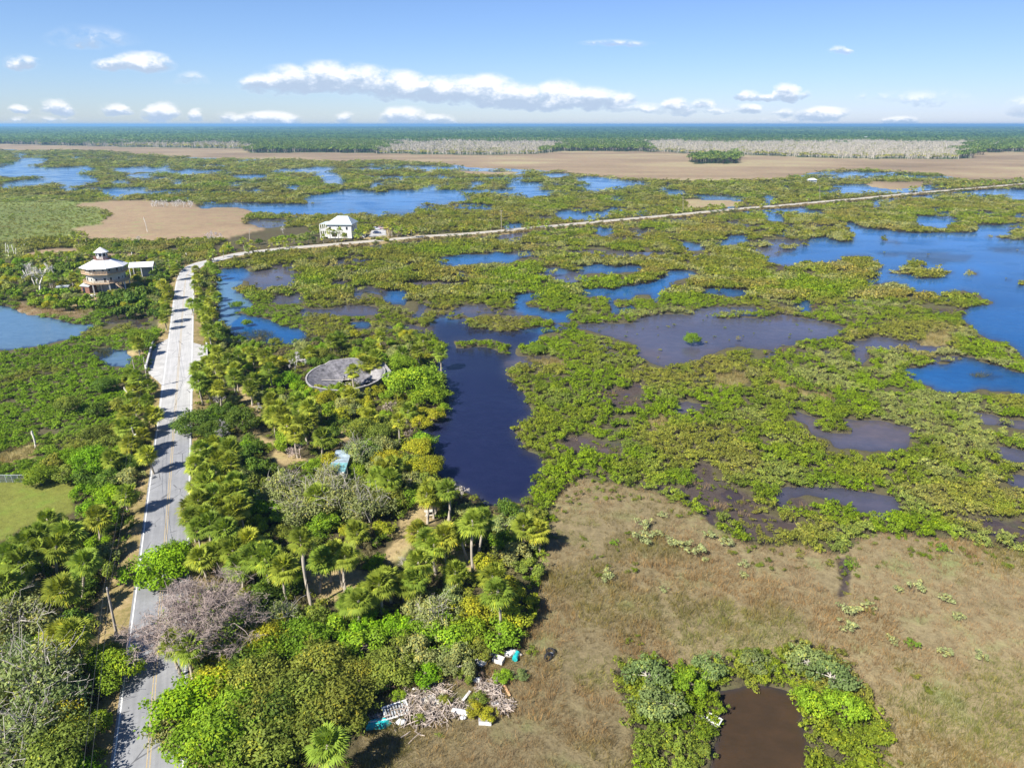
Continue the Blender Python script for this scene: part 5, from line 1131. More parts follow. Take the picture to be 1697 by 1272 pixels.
def gable_shed(name, px, py, w_, d_, h_, rise, rz, roofm, wallm, label, cat, posts=True):
    b = on(px, py, .5); o = empty(name, b, rz); hw, hd = w_/2, d_/2
    r_ = MB().poly([(-hw-.3, -hd-.3, h_), (hw+.3, -hd-.3, h_), (hw+.3, 0, h_+rise), (-hw-.3, 0, h_+rise), (-hw-.3, hd+.3, h_), (hw+.3, hd+.3, h_), (-hw-.3, -hd-.3, h_-.14), (hw+.3, -hd-.3, h_-.14), (hw+.3, 0, h_+rise-.14), (-hw-.3, 0, h_+rise-.14), (-hw-.3, hd+.3, h_-.14), (hw+.3, hd+.3, h_-.14)],
        [(0, 1, 2, 3), (3, 2, 5, 4), (7, 6, 9, 8), (8, 9, 10, 11), (0, 6, 7, 1), (5, 11, 10, 4), (0, 3, 9, 6), (3, 4, 10, 9), (1, 7, 8, 2), (2, 8, 11, 5)]).build('roof', roofm, o)
    if posts:
        for x in (-hw, 0, hw):
            for y in (-hd, hd): MB().box((x, y, h_/2-.2), (.24, .24, h_+.2)).build('post', P_WHITE, o)
        MB().box((hw*.35, hd*.3, h_*.42), (w_*.55, d_*.5, h_*.84)).build('wall', wallm, o)
    else:
        MB().box((0, 0, h_/2-.1), (w_, d_, h_-.1)).build('wall', wallm, o); MB().box((-w_*.15, -hd-.02, 1.0), (1.0, .1, 2.0)).build('door', P_GLASS, o)
    tag(o, label, cat); return o
gable_shed('open_pavilion', 239, 457, 8.4, 6.0, 4.2, 1.5, R(16), P_ROOFW, P_SLATE, 'open shed with a pale metal roof beside the eight-sided house', 'shed')
gable_shed('garden_shed', 149, 484, 4.0, 3.2, 2.6, .7, R(-20), P_GREY, P_RED, 'grey-roofed lean-to shed at the foot of the stilt house', 'shed', False)
gable_shed('garden_shed', 108, 485, 3.6, 3.0, 2.4, .4, R(10), P_SLATE, P_WHITE, 'small white hut with dark flat roof among palms by the bay', 'shed', False)
for i, (a, b, lab) in enumerate([(153, 492, 'white boat-like tub lying in front of the grey lean-to shed'), (119, 487, 'white tub beside the small white hut')]):
    q = MB().frustum(.8, 0, 1.0, .7, 12).build('tub', P_WHITE, None, on(a, b, .5)); q.scale = (1.5, .8, 1); tag(q, lab, 'tub')

# --- the white house on the causeway
wb = on(561, 394, .6); wh = empty('white_house', wb, R(-3))
x0, x1, y0, y1 = -4.6, 8.4, -3.6, 8.0
MB().box(((x0+x1)/2, (y0+y1)/2, 4.0), (x1-x0, y1-y0, 7.4)).build('wall', P_WHITE, wh)
ez, rz_ = 7.7, 11.4
r_ = MB().poly([(x0-.8, y0-.8, ez), (x1+.8, y0-.8, ez), (x1+.8, y1+.8, ez), (x0-.8, y1+.8, ez), (x0+4.4, 2.2, rz_), (x1-3.0, 2.2, rz_), (x0-.8, y0-.8, ez-.25), (x1+.8, y0-.8, ez-.25), (x1+.8, y1+.8, ez-.25), (x0-.8, y1+.8, ez-.25)],
    [(0, 1, 5, 4), (1, 2, 5), (2, 3, 4, 5), (3, 0, 4), (0, 6, 7, 1), (1, 7, 8, 2), (2, 8, 9, 3), (3, 9, 6, 0), (9, 8, 7, 6)]).build('roof', P_ROOFG, wh)
MB().poly([(-9.2, -2.6, 7.5), (x0-.8, -2.6, 7.9), (x0-.8, 8.6, 7.9), (-9.2, 8.6, 7.5), (-9.2, -2.6, 7.3), (x0-.8, -2.6, 7.7), (x0-.8, 8.6, 7.7), (-9.2, 8.6, 7.3)], [(0, 1, 2, 3), (7, 6, 5, 4), (0, 4, 5, 1), (2, 6, 7, 3), (0, 3, 7, 4)]).build('porch_roof', P_ROOFG, wh)
for z in (.9, 4.1):
    dk = MB().box((-6.9, 2.9, z), (4.4, 10.6, .22)).build('porch_deck', P_WHITE, wh); m_ = MB()
    for a, b in (((-9.0, -2.3), (-9.0, 8.1)), ((-9.0, -2.3), (-4.8, -2.3))):
        m_.bar((*a, z+1.05), (*b, z+1.05), .1)
        for j in range(12): t_ = j/11; m_.bar((a[0]+(b[0]-a[0])*t_, a[1]+(b[1]-a[1])*t_, z), (a[0]+(b[0]-a[0])*t_, a[1]+(b[1]-a[1])*t_, z+1.05), .05)
    m_.build('railing', P_WHITE, dk)
for y in (-2.3, 1.2, 4.7, 8.1): MB().box((-9.0, y, 3.7), (.34, .34, 7.6)).build('column', P_WHITE, wh)
for (x, z, w_, h_) in ((-3.0, 5.6, 1.0, 1.5), (1.6, 6.4, .6, .7), (6.0, 5.6, 1.0, 1.5), (-1.0, 2.2, 2.6, 2.0), (4.6, 2.2, 2.6, 2.0)):
    f = MB().box((x, y0-.03, z), (w_+.2, .08, h_+.2)).build('window', P_WHITE, wh); MB().box((x, y0-.07, z), (w_, .06, h_)).build('pane', P_GLASS, f)
for (y, z) in ((-.5, 5.6), (3.5, 5.6), (3.5, 2.4)):
    f = MB().box((x1+.03, y, z), (.08, 1.3, 1.7)).build('window', P_WHITE, wh); MB().box((x1+.07, y, z), (.06, 1.0, 1.4)).build('pane', P_GLASS, f)
for (y, z) in ((.5, 5.3), (5.0, 5.3), (2.0, 2.1)):
    f = MB().box((x0-.03, y, z), (.08, 1.5, 2.2)).build('window', P_WHITE, wh); MB().box((x0-.07, y, z), (.06, 1.2, 1.9)).build('pane', P_GLASS, f)
m_ = MB()
for k in range(16): m_.box((x1+.9+k*.3, 1.2, 4.4-k*.28), (.34, 1.3, .09))
for yy in (.5, 1.9): m_.bar((x1+.6, yy, 4.5), (x1+5.7, yy, .1), .12, .32); m_.bar((x1+.6, yy, 5.4), (x1+5.7, yy, 1.0), .08)
m_.box((x1+.3, 1.2, 4.4), (.9, 1.6, .12)); m_.build('stairs', P_WHITE, wh)
tag(wh, 'white two-storey house with pale hipped metal roof beside the causeway', 'house')
drive = [at(a, b, .62) for a, b in [(611, 393), (641, 389.5), (639, 377), (617, 379)]]
me = slab('parking_pad', drive[::-1], -.2, .64, M_CONC); tag(link('parking_pad', me), kind='structure')

def paint_mat(name, col): return plain(name, col, .28, .05, .5, spec=.6)
def car(px, py, rz, col, label):
    o = empty('parked_car', on(px, py, .65), rz); L, Wd = 4.6, 1.82; pm = paint_mat('car_paint_'+label.split()[0], col)
    prof = [(-2.3, .35), (-2.3, .78), (-2.1, .95), (-1.2, 1.0), (1.0, .98), (2.0, .84), (2.28, .66), (2.3, .35)]
    def loft(pr, w0, w1, zt):
        P = []
        for s_ in (-1, 1):
            for x, z in pr: P.append((x, s_*(w0 if z < zt else w1)/2, z))
        n = len(pr); return MB().poly(P, [tuple(range(n)), tuple(range(n, 2*n))[::-1]]+[(k, n+k, n+(k+1) % n, (k+1) % n) for k in range(n)])
    loft(prof, Wd, Wd*.96, .9).build('body', pm, o, bevel=.06)
    loft([(-1.95, .97), (-1.45, 1.42), (.25, 1.44), (1.05, .97)], Wd*.95, Wd*.78, 1.2).build('windows', P_GLASS, o)
    loft([(-1.5, 1.40), (-1.35, 1.49), (.12, 1.50), (.3, 1.42)], Wd*.80, Wd*.76, 1.45).build('roof', pm, o)
    for x in (-1.4, 1.42):
        for s_ in (-1, 1):
            wl = MB().cyl((x, s_*.80, .33), (x, s_*.93, .33), .33, n=16).build('wheel', P_TYRE, o); MB().cyl((x, s_*.925, .33), (x, s_*.945, .33), .2, n=12).build('rim', P_GREY, wl)
    for s_ in (-1, 1): MB().box((2.27, s_*.62, .68), (.1, .34, .14)).build('headlight', P_WHITE, o); MB().box((-2.29, s_*.66, .76), (.08, .3, .16)).build('tail_light', plain('tail_lamp_red', (.4, .02, .02), .3), o)
    return tag(o, label, 'car', 'cars parked by the white house')
car(625, 387, R(8), (.035, .045, .10), 'dark blue car parked on the pad beside the white house')
car(623, 380.5, R(4), (.62, .63, .65), 'silver car behind the dark blue car near the white house stairs')
car(631, 379.5, R(5), (.55, .35, .33), 'faded red car at the back of the parking pad')

# --- the ruin with the sunken round roof
rb = on(575, 641, .5); ru = empty('ruined_round_building', rb); r = np.random.default_rng(31)
NR = 40; ra = [2*math.pi*k/NR for k in range(NR)]; RA, RB = 9.0, 8.2; rimz = [3.3+.9*math.sin(a)-.35*(math.cos(a) < -.6)+r.normal()*.05 for a in ra]
V, Fq = [], []
rings = [1.0, .97, .82, .62, .42, .2]; drop = [0, .05, .75, 1.5, 2.1, 2.5]
for t_, dz in zip(rings, drop):
    for k, a in enumerate(ra): V.append((RA*t_*math.cos(a), RB*t_*math.sin(a), rimz[k]-dz+(r.normal()*.12 if t_ < .95 else 0)))
for i in range(len(rings)-1):
    for k in range(NR):
        if i >= 1 and r.random() < .05: continue         # fallen shingles
        Fq.append((i*NR+k, i*NR+(k+1) % NR, (i+1)*NR+(k+1) % NR, (i+1)*NR+k))
sh = link('sunken_roof', new_mesh('sunken_roof', V, Fq, [P_SHING]), ru)
m_ = MB(); 
for k in range(NR):
    a, b = ra[k], ra[(k+1) % NR]; pa, pb = Vector((RA*math.cos(a), RB*math.sin(a), rimz[k]+.03)), Vector((RA*math.cos(b), RB*math.sin(b), rimz[(k+1) % NR]+.03)); m_.bar(pa, pb, .34, .18)
m_.build('rim_beam', P_SHINGP, ru)
m_ = MB()
for k in range(NR):
    a, b = ra[k], ra[(k+1) % NR]; q = [(RA*.985*math.cos(a), RB*.985*math.sin(a)), (RA*.985*math.cos(b), RB*.985*math.sin(b))]
    m_.poly([(*q[0], -.3), (*q[1], -.3), (*q[1], rimz[(k+1) % NR]-.08), (*q[0], rimz[k]-.08)], [(0, 1, 2, 3)])
m_.build('wall', P_SHING, ru)
m_ = MB().poly([(5.0, 6.6, 4.3), (7.9, 5.9, 4.1), (10.2, 2.4, 3.1), (9.6, -1.6, 2.3), (5.8, -1.2, 2.5), (6.2, 2.6, 3.9)], [(0, 1, 5), (1, 2, 3, 5), (3, 4, 5), (4, 0, 5)])
m_.poly([(7.9, 5.9, 4.1), (10.2, 2.4, 3.1), (9.6, -1.6, 2.3), (9.3, -1.4, 0), (9.9, 2.3, 0), (7.7, 5.7, 0)], [(0, 5, 4, 1), (1, 4, 3, 2)]); m_.build('hipped_roof', P_SHINGP, ru)
m_ = MB()
for k in range(26):
    a = r.uniform(0, 6.28); p = Vector((RA*.8*math.cos(a)*r.random(), RB*.8*math.sin(a)*r.random(), 1.6)); m_.bar(p, p+Vector((r.normal()*1.8, r.normal()*1.8, r.normal()*.3)), .1, .08)
m_.build('fallen_rafter', P_PLANK, ru)
tag(ru, 'ruined round wooden building with sunken grey shingle roof near the lagoon', 'ruin')
for (dx, dy, R_, kd) in ((-1.6, -3.4, 2.2, 'bright'), (.6, -5.0, 2.0, 'yellow'), (1.8, -2.6, 1.8, 'mossy'), (4.2, -6.6, 2.4, 'mossy'), (-3.2, -7.0, 2.2, 'vivid'), (-6.6, -7.6, 2.2, 'vivid'), (7.4, -6.0, 2.2, 'yellow'), (1.0, -8.2, 2.2, 'bright')):
    a, b = proj(rb.x+dx, rb.y+dy, 2.2); tree(a, b, R_, kd, phrase=KIND[kd][1].replace('tree', 'bush')+' growing through the ruined roof')

# --- old caravan under the mossy oaks
cb = on(560, 800, .5); cv = empty('old_caravan', cb, R(4))
MB().box((0, 3.6, 1.35), (2.7, 8.4, 1.9)).build('body', P_WHITE, cv, bevel=.12); MB().box((0, 5.4, 2.36), (2.9, 5.0, .1)).build('roof_sheet', P_TIN, cv); MB().box((0, 1.2, 2.36), (2.9, 3.2, .1)).build('roof_patch', P_TINT, cv)
for s_ in (-1, 1):
    f = MB().box((s_*1.37, 3.0, 1.6), (.06, 1.2, .7)).build('window', P_GLASS, cv)
    for y in (2.4, 3.4): MB().cyl((s_*1.1, y, .36), (s_*1.3, y, .36), .36, n=16).build('wheel', P_TYRE, cv)
MB().box((.4, -.62, 1.25), (.7, .06, 1.5)).build('door', P_SLATE, cv)
tag(cv, 'old trailer with weathered pale blue and teal roof under mossy oaks', 'trailer')

# --- bridge parapets, fence, posts and wires
def wall_line(name, pts, h, mat, label, cat, capm):
    o = empty(name, at(*pts[0], .9)); m_, c_ = MB(), MB(); P = [at(*p, .9)-o.location for p in pts]
    for a, b in zip(P[:-1], P[1:]):
        m_.bar(a+Vector((0, 0, h/2)), b+Vector((0, 0, h/2)), .28, h); c_.bar(a+Vector((0, 0, h+.05)), b+Vector((0, 0, h+.05)), .42, .1)
    m_.build('parapet', mat, o); c_.build('coping', capm, o)
    n = 7; pm = MB()
    for k in range(n+1): q = P[0].lerp(P[-1], k/n); MB().box((q.x, q.y, h/2+.1), (.4, .4, h+.3)).build('pier', mat, o) if k in (0, n) else None
    tag(o, label, cat)
P_DARKC = plain('dark_concrete', (.16, .16, .18), .85, .3, .8)  # wall faces darker than the pale coping
wall_line('bridge_wall', [(243.5, 612), (254.5, 570)], 1.15, P_DARKC, 'dark concrete bridge wall on the creek side of the road', 'bridge wall', M_CONC)
wall_line('bridge_wall', [(344, 598), (343, 571)], 1.05, P_DARKC, 'short concrete bridge wall on the lagoon side of the road', 'bridge wall', M_CONC)

fo = empty('chain_link_fence', at(-30, 799, .65)); fa, fb = Vector((0, 0, 0)), at(42, 799, .65)-fo.location; n = 7
for k in range(n+1): q = fa.lerp(fb, k/n); MB().cyl(q, q+Vector((0, 0, 1.5)), .045, n=8).build('post', P_GREY, fo)
MB().bar(fa+Vector((0, 0, 1.45)), fb+Vector((0, 0, 1.45)), .06).build('top_rail', P_GREY, fo)
m_ = MB(); L = (fb-fa).length; d_ = (fb-fa).normalized(); k = 0.0
while k < L:
    for s_ in (1, -1):
        e = min(max(k+s_*1.4, 0), L); hz = abs(e-k); m_.bar(fa+d_*k+Vector((0, 0, .05)), fa+d_*e+Vector((0, 0, .05+hz)), .018)
    k += .16
m_.build('wire_mesh', P_FENCE, fo); tag(fo, 'grey chain-link fence along the back edge of the mown lawn', 'fence')

POLES = {}
def pole(key, bx, by, tx, ty, label, can=None, arm=False, z=.5, r0=.15):
    b = at(bx, by, z); h = crowned(b, tx, ty); c = at(tx, ty, h)-b; o = empty('utility_pole', b); MB().cyl((0, 0, -.4), c, r0, r0*.66, 10).build('shaft', P_POLE, o)
    if can:
        q = c*can; tr = MB().cyl(q+Vector((.32, -.1, -.45)), q+Vector((.32, -.1, .4)), .26, n=12).build('transformer', P_WHITE, o); MB().bar(q, q+Vector((.3, -.1, 0)), .1).build('bracket', P_GREY, tr)
    if arm:
        MB().bar(c+Vector((-.9, 0, -.3)), c+Vector((.9, 0, -.3)), .1, .14).build('crossarm', P_POLE, o)
    for s_ in ((-.8, .8) if arm else (0,)): MB().cyl(c+Vector((s_, 0, -.22 if arm else 0)), c+Vector((s_, 0, .02 if arm else .22)), .07, .05, 8).build('insulator', P_GREY, o)
    tag(o, label, 'utility pole', 'utility poles along the road'); POLES[key] = b+c; return o
pole(1, 246, 646, 238, 593, 'wooden pole with white transformer at the near end of the bridge', .74)
pole(2, 228, 633, 219.5, 596, 'bare leaning pole among palms just before the bridge')
pole(3, 232, 752, 218.5, 709, 'wooden pole with white transformer opposite the oak over the road', .7)
pole(4, 196, 1064, 177.5, 975, 'bare wooden pole on the shaded verge past the lawn', r0=.17)
pole(5, 269, 488, 264.5, 463, 'pole with white transformer among trees beside the eight-sided house', .6)
pole(6, 413.6, 415.5, 413.2, 379, 'pole between the road bend and the white house', None, True)
pole(7, 831, 381, 830.5, 348.5, 'tall pole on the causeway right of the white house', None, True)
pole(8, 1132, 353, 1132, 326, 'pole midway along the causeway near a brown patch', None, True)
pole(9, 1359, 332.5, 1358.5, 308, 'far pole on the causeway before its distant end', None, True)
def wire(a, b, dx, sag, label):
    A, B = Vector(a)+Vector((dx, 0, .1)), Vector(b)+Vector((dx, 0, .1)); P = []
    for i in range(15): t_ = i/14; q = A.lerp(B, t_); q.z -= sag*4*t_*(1-t_); P.append(q-A)
    V, Fq = tube_mesh([(np.array([tuple(p) for p in P]), np.full(15, .016))], 5); o = link('power_line', new_mesh('power_line', V, Fq, [P_WIRE]), None, A); tag(o, label, 'power line', 'power lines beside the road')
off = POLES[4]+(POLES[4]-POLES[3])*1.1; off.z = POLES[4].z
for dx, nm in ((-.35, 'outer'), (.3, 'inner')):
    wire(POLES[4], off, dx, 1.0, nm+' wire running from the shaded verge pole towards the viewer'); wire(POLES[3], POLES[4], dx, 1.1, nm+' wire between the verge pole and the pole opposite the oak')
    wire(POLES[1], POLES[3], dx, .7, nm+' wire from the bridge pole to the pole opposite the oak'); wire(POLES[5], POLES[1], dx, 1.0, nm+' wire over the road edge from the bridge pole to the stilt house pole')
wire(POLES[6], POLES[7], 0, 2.2, 'wire strung along the causeway past the white house')

# --- yard furniture and the rubbish heap
def table(px, py, rz):
    o = empty('broken_picnic_table', at(px, py, .62), rz)
    MB().box((0, 0, .72), (2.0, .16, .06)).box((0, .2, .72), (2.0, .16, .06)).box((.1, -.2, .72), (1.8, .16, .06)).box((0, .4, .70), (1.6, .16, .06)).build('table_top', P_PLANK, o)
    for x in (-.7, .7): MB().bar((x, -.75, 0), (x, .2, .72), .09, .07).bar((x, .75, 0), (x, -.2, .72), .09, .07).bar((x, -.8, .4), (x, .8, .4), .08, .05).build('leg', P_PLANK, o)
    for y in (-.75, .75): MB().box((0, y, .45), (1.9, .22, .05)).build('bench', P_PLANK, o)
    tag(o, 'grey weathered picnic table at the edge of the upper dirt clearing', 'picnic table')
table(714, 853, R(12))
pb = empty('leaning_board', at(863, 858, .5), R(20)); MB().box((0, 0, .8), (1.3, .06, 1.6), 0, R(-14)).build('board', P_SHINGP, pb); MB().bar((-.5, .5, 0), (-.4, .1, 1.2), .08).bar((.5, .5, 0), (.4, .1, 1.2), .08).build('prop', P_PLANK, pb)
tag(pb, 'pale board propped up among bushes below the tip of the lagoon', 'board')
def T(x, y, z=.35): return at(590+x*.2003, 1060+y*.2003, z)
def lay(name, x, y, rz, mb_parts, label, cat, z=.35, rx=0.0, ry=0.0):
    """one discarded thing lying on the ground; several pieces become its parts"""
    if len(mb_parts) == 1:
        o = mb_parts[0][1].build(name, mb_parts[0][2], None, T(x, y, z))
    else:
        o = empty(name, T(x, y, z))
        for nm, mb, mt in mb_parts: mb.build(nm, mt, o)
    o.rotation_euler = (rx, ry, rz); return tag(o, label, cat)
fr = MB().bar((-1.25, -.75, 0), (1.25, -.75, 0), .16).bar((-1.25, .75, 0), (1.25, .75, 0), .16).bar((-1.25, -.83, 0), (-1.25, .83, 0), .16).bar((1.25, -.83, 0), (1.25, .83, 0), .16)
sl_ = MB(); [sl_.box((-1.05+k*.3, 0, -.02), (.14, 1.34, .04)) for k in range(8)]
lay('slatted_crate', 330, 580, R(24), [('frame', fr, P_WHITE), ('slats', sl_, P_GREY), ('floor', MB().box((0, 0, -.12), (2.4, 1.4, .06)), P_WIRE)], 'large white slatted crate lying tilted on the driftwood heap', 'crate', .8, R(10))
fr = MB().bar((-.7, -.6, 0), (.7, -.6, 0), .13).bar((-.7, .6, 0), (.7, .6, 0), .13).bar((-.7, -.66, 0), (-.7, .66, 0), .13).bar((.7, -.66, 0), (.7, .66, 0), .13).bar((0, -.6, 0), (0, .6, 0), .07)
lay('window_frame', 607, 508, R(30), [('frame', fr, P_SHINGP), ('panel', MB().box((0, 0, -.06), (1.4, 1.2, .03)), P_PLANK)], 'cream wooden window frame lying on the driftwood', 'window frame', .7, R(6))
lay('tank', 862, 612, R(-12), [('shell', MB().cyl((-.85, 0, .3), (.85, 0, .3), .3, n=16), P_WHITE), ('end_cap', MB().cyl((.85, 0, .3), (.98, 0, .3), .3, .16, 16), P_GREY)], 'white cylindrical tank lying on its side in the rubbish', 'tank', .4)
lay('plank', 915, 465, R(62), [('plank', MB().box((0, 0, .1), (1.5, .3, .07)), P_WHITE)], 'white painted plank lying alone in the weeds', 'plank', .45)
lay('plank', 695, 485, R(78), [('plank', MB().box((0, 0, .1), (1.6, .34, .08)), P_PLANK)], 'grey plank beside the cream window frame', 'plank', .6)
lay('plank', 1248, 420, R(-68), [('plank', MB().box((0, 0, .1), (1.7, .24, .07)), P_ORANGE)], 'orange-brown plank at the edge of the dry marsh', 'plank', .4)
lay('plank', 560, 430, R(55), [('plank', MB().box((0, 0, .1), (2.2, .16, .07)), P_PLANK)], 'thin silvered plank at the top of the driftwood heap', 'plank', .6)
lay('overturned_dinghy', 188, 700, R(10), [('hull', MB().poly([(-1.3, -.5, 0), (.7, -.6, 0), (1.4, 0, 0), (.7, .6, 0), (-1.3, .5, 0), (-1.1, -.3, .5), (.6, -.3, .55), (.95, 0, .5), (.6, .3, .55), (-1.1, .3, .5)], [(0, 1, 6, 5), (1, 2, 7, 6), (2, 3, 8, 7), (3, 4, 9, 8), (4, 0, 5, 9), (5, 6, 7, 8, 9)]), P_TEAL), ('keel', MB().bar((-1.1, 0, .54), (.95, 0, .56), .08), P_WHITE)], 'turquoise overturned dinghy at the foot of the driftwood heap', 'dinghy', .4)
lay('ice_chest', 1070, 684, R(-4), [('box', MB().box((0, 0, .3), (1.3, .7, .6)), P_WHITE), ('lid', MB().box((0, 0, .64), (1.36, .76, .1)), P_SHINGP)], 'white ice chest lying near the edge of the dry marsh', 'ice chest', .35)
lay('barrel', 1322, 152, R(75), [('shell', MB().cyl((-.5, 0, .32), (.5, 0, .32), .33, n=16), P_TEAL), ('lid', MB().cyl((.5, 0, .32), (.56, 0, .32), .36, n=16), P_TEAL)], 'turquoise barrel lying beside a white sack', 'barrel', .35)
def sack(x, y, s_, label, seed, mat=None):
    rr_ = np.random.default_rng(seed); m_ = MB(); n, k = 12, 7; P = []
    for i in range(k):
        ph = math.pi*i/(k-1)
        for j in range(n): a = j*2*math.pi/n; q = (1+rr_.normal()*.1); P.append((math.sin(ph)*math.cos(a)*.5*q*s_*1.2, math.sin(ph)*math.sin(a)*.42*q*s_, .3*s_+math.cos(ph)*.32*s_*q))
    m_.poly(P, [(i*n+j, (i+1)*n+j, (i+1)*n+(j+1) % n, i*n+(j+1) % n) for i in range(k-1) for j in range(n)])
    o = m_.build('sack', mat or P_WHITE, None, T(x, y, .35)); o.data.polygons.foreach_set('use_smooth', np.ones(len(o.data.polygons), bool)); tag(o, label, 'sack', 'white sacks and plastic in the rubbish')
for i, (x, y, s_, lb) in enumerate([(1282, 130, 1.3, 'big white sack leaning against the turquoise barrel'), (1115, 118, .8, 'small white sack at the upper edge of the rubbish'), (1042, 210, 1.0, 'white sack at the shrub edge above the weeds'), (1005, 345, .9, 'white plastic bundle in the brown weeds above the white plank'), (1352, 128, .55, 'little white bag just past the turquoise barrel'), (632, 606, .5, 'tiny white bag below the cream window frame'), (490, 410, .5, 'tiny white bag above the driftwood heap'), (375, 695, .9, 'white bag below the slatted crate'), (1155, 540, .7, 'white bag near the orange-brown plank'), (885, 652, .6, 'white bag under the cylindrical tank'), (1000, 175, .6, 'small pale bag beside the shrub edge')]): sack(x, y, s_, lb, 600+i)
lay('open_crate', 1180, 178, R(-24), [('base', MB().box((0, 0, .05), (1.2, .8, .08)), P_WHITE), ('side', MB().box((0, .4, .3), (1.2, .06, .5)).box((0, -.4, .3), (1.2, .06, .5)), P_WHITE), ('end_board', MB().box((.6, 0, .3), (.06, .8, .5)).box((-.6, 0, .3), (.06, .8, .5)), P_PLANK)], 'open white crate between the sacks at the top of the rubbish', 'crate', .4)
def tyre(x, y, rx, label):
    P, n, k = [], 20, 8
    for i in range(n):
        a = i*2*math.pi/n
        for j in range(k): b = j*2*math.pi/k; q = .42+.15*math.cos(b); P.append((q*math.cos(a), q*math.sin(a), .15*math.sin(b)))
    o = MB().poly(P, [(i*k+j, ((i+1) % n)*k+j, ((i+1) % n)*k+(j+1) % k, i*k+(j+1) % k) for i in range(n) for j in range(k)]).build('tyre', P_TYRE, None, T(x, y, .7)); o.rotation_euler = (rx, 0, .6); tag(o, label, 'tyre', 'dumped tyres')
tyre(1590, 140, R(70), 'black tyre propped upright in the dry marsh'); tyre(1610, 95, R(12), 'black tyre lying flat behind the upright tyre')
sack(1612, 130, .7, 'grey-white rag between the two dumped tyres', 650, P_GREY)
# driftwood nobody could count
r = np.random.default_rng(17); p0, p1 = [], []
for cx, cy, sx, sy, n in ((560, 570, 190, 120, 420), (430, 480, 80, 60, 90), (700, 400, 60, 45, 70), (1140, 420, 45, 90, 110), (1230, 540, 45, 50, 60), (180, 640, 80, 30, 60), (820, 560, 90, 60, 60), (1070, 380, 70, 30, 60)):
    for _ in range(n):
        q = T(cx+r.normal()*sx*.6, cy+r.normal()*sy*.6, r.uniform(.4, .9)); a = r.uniform(0, 3.14); L = r.uniform(.25, 1.0); d_ = Vector((math.cos(a)*L, math.sin(a)*L, r.normal()*.18)); p0.append(tuple(q-d_)); p1.append(tuple(q+d_))
p0, p1 = np.array(p0), np.array(p1); d_ = p1-p0; ctr = (p0+p1)/2
paths = [(np.stack([a, (a+b)/2+r.normal(size=3)*.06, b]), np.array([.05, .045, .025])*r.uniform(.5, 1.3)) for a, b in zip(p0, p1)]
V, Fq = tube_mesh(paths, 5); P_DRIFT = plain('bleached_driftwood', (.36, .30, .25), .9, .45, 1.2)
tag(link('driftwood', new_mesh('driftwood', V, Fq, [P_DRIFT])), 'tangled heap of bleached driftwood and sticks under the rubbish', kind='stuff')
lay('white_slab', (1160-590)/.2003, (1190-1060)/.2003, R(35), [('slab', MB().box((0, 0, .2), (.8, .62, .3)), P_WHITE)], 'white foam block at the rim of the small brown pond', 'block', .3, R(8))
lay('washtub', (1183-590)/.2003, (1197-1060)/.2003, R(-38), [('rim', MB().bar((-.65, -.45, .5), (.65, -.45, .5), .12).bar((-.65, .45, .5), (.65, .45, .5), .12).bar((-.65, -.51, .5), (-.65, .51, .5), .12).bar((.65, -.51, .5), (.65, .51, .5), .12), P_WHITE), ('tub', MB().box((0, 0, .08), (1.2, .8, .1)).box((0, -.42, .27), (1.2, .05, .4)).box((0, .42, .27), (1.2, .05, .4)).box((-.6, 0, .27), (.05, .8, .4)).box((.6, 0, .27), (.05, .8, .4)), P_SHINGP)], 'cream rectangular tub beside the small brown pond', 'tub', .3)

for (x, y, rad, kd, ph) in ((740, 470, .8, 'olive', 'small olive weed bush in the middle of the driftwood'), (960, 560, 1.1, 'yellow', 'yellowish weed bush between the white plank and the tank'), (1215, 290, 1.1, 'bright', 'small bright green bush below the turquoise barrel'), (1365, 275, .9, 'silver', 'small pale green bush out in the grass below the barrel'), (1010, 480, 1.0, 'olive', 'olive weed bush among the rubbish behind the yellowish one'), (350, 450, .9, 'bright', 'small green bush just above the slatted crate'), (520, 640, .7, 'olive', 'little olive weed bush in front of the window frame'), (1090, 600, 1.0, 'yellow', 'yellow-green weed bush above the ice chest'), (900, 280, 1.3, 'olive', 'olive bush at the top edge of the driftwood')):
    tree(590+x*.2003, 1060+y*.2003, rad, kd, phrase=ph); PLANTS[-1][0]['fixed'] = 1
for (x, y, h, ph) in ((850, 380, 1.5, 'brown leafless shrub above the driftwood heap'), (230, 440, 1.8, 'brown leafless shrub up from the slatted crate'), (1040, 340, 1.2, 'brown leafless shrub beside the white plastic bundle'), (700, 330, 1.3, 'brown leafless shrub at the heap top by the thin plank')):
    bare_tree(590+x*.2003, 1060+y*.2003, h, (.20, .14, .10), phrase=ph, wide=1.5); PLANTS[-1][0]['fixed'] = 1

# --- lone bushes that stand by themselves
def bush(px, py, rad, h, col, label=None, z=0.0, far=False, group=None, seed=[0]):
    seed[0] += 1; me = (C_MID if far else C_NEAR).objects[seed[0] % 5].data
    if rad >= 1.9: me = TREE_BIG[seed[0] % 4][1]; h *= .72; rad *= .95
    key = 'lone_'+me.name
    m2 = bpy.data.meshes.get(key) or me.copy(); m2.name = key; m2.materials[0] = M_LEAF
    o = link('mangrove_bush', m2, None, at(px, py, z)); o.scale = (rad, rad, h); o.rotation_euler[2] = seed[0]*1.7; o.color = (*col, 1)
    tag(o, label, 'bush', group); return o
B_, S_ = (.14, .235, .02), (.30, .335, .14)
bush(1147, 571, 2.6, 4.2, B_, 'round green mangrove bush standing alone in the grey pond'); bush(1224, 566, .8, 1.6, (.2, .19, .13), 'small twiggy bush alone in the grey pond')
bush(394, 512, 2.6, 3.4, B_, 'rounded mangrove islet in the blue creek by the road bend', far=True); bush(411, 540, 1.9, 2.6, B_, 'smaller mangrove clump in the blue creek, below the islet', far=True)
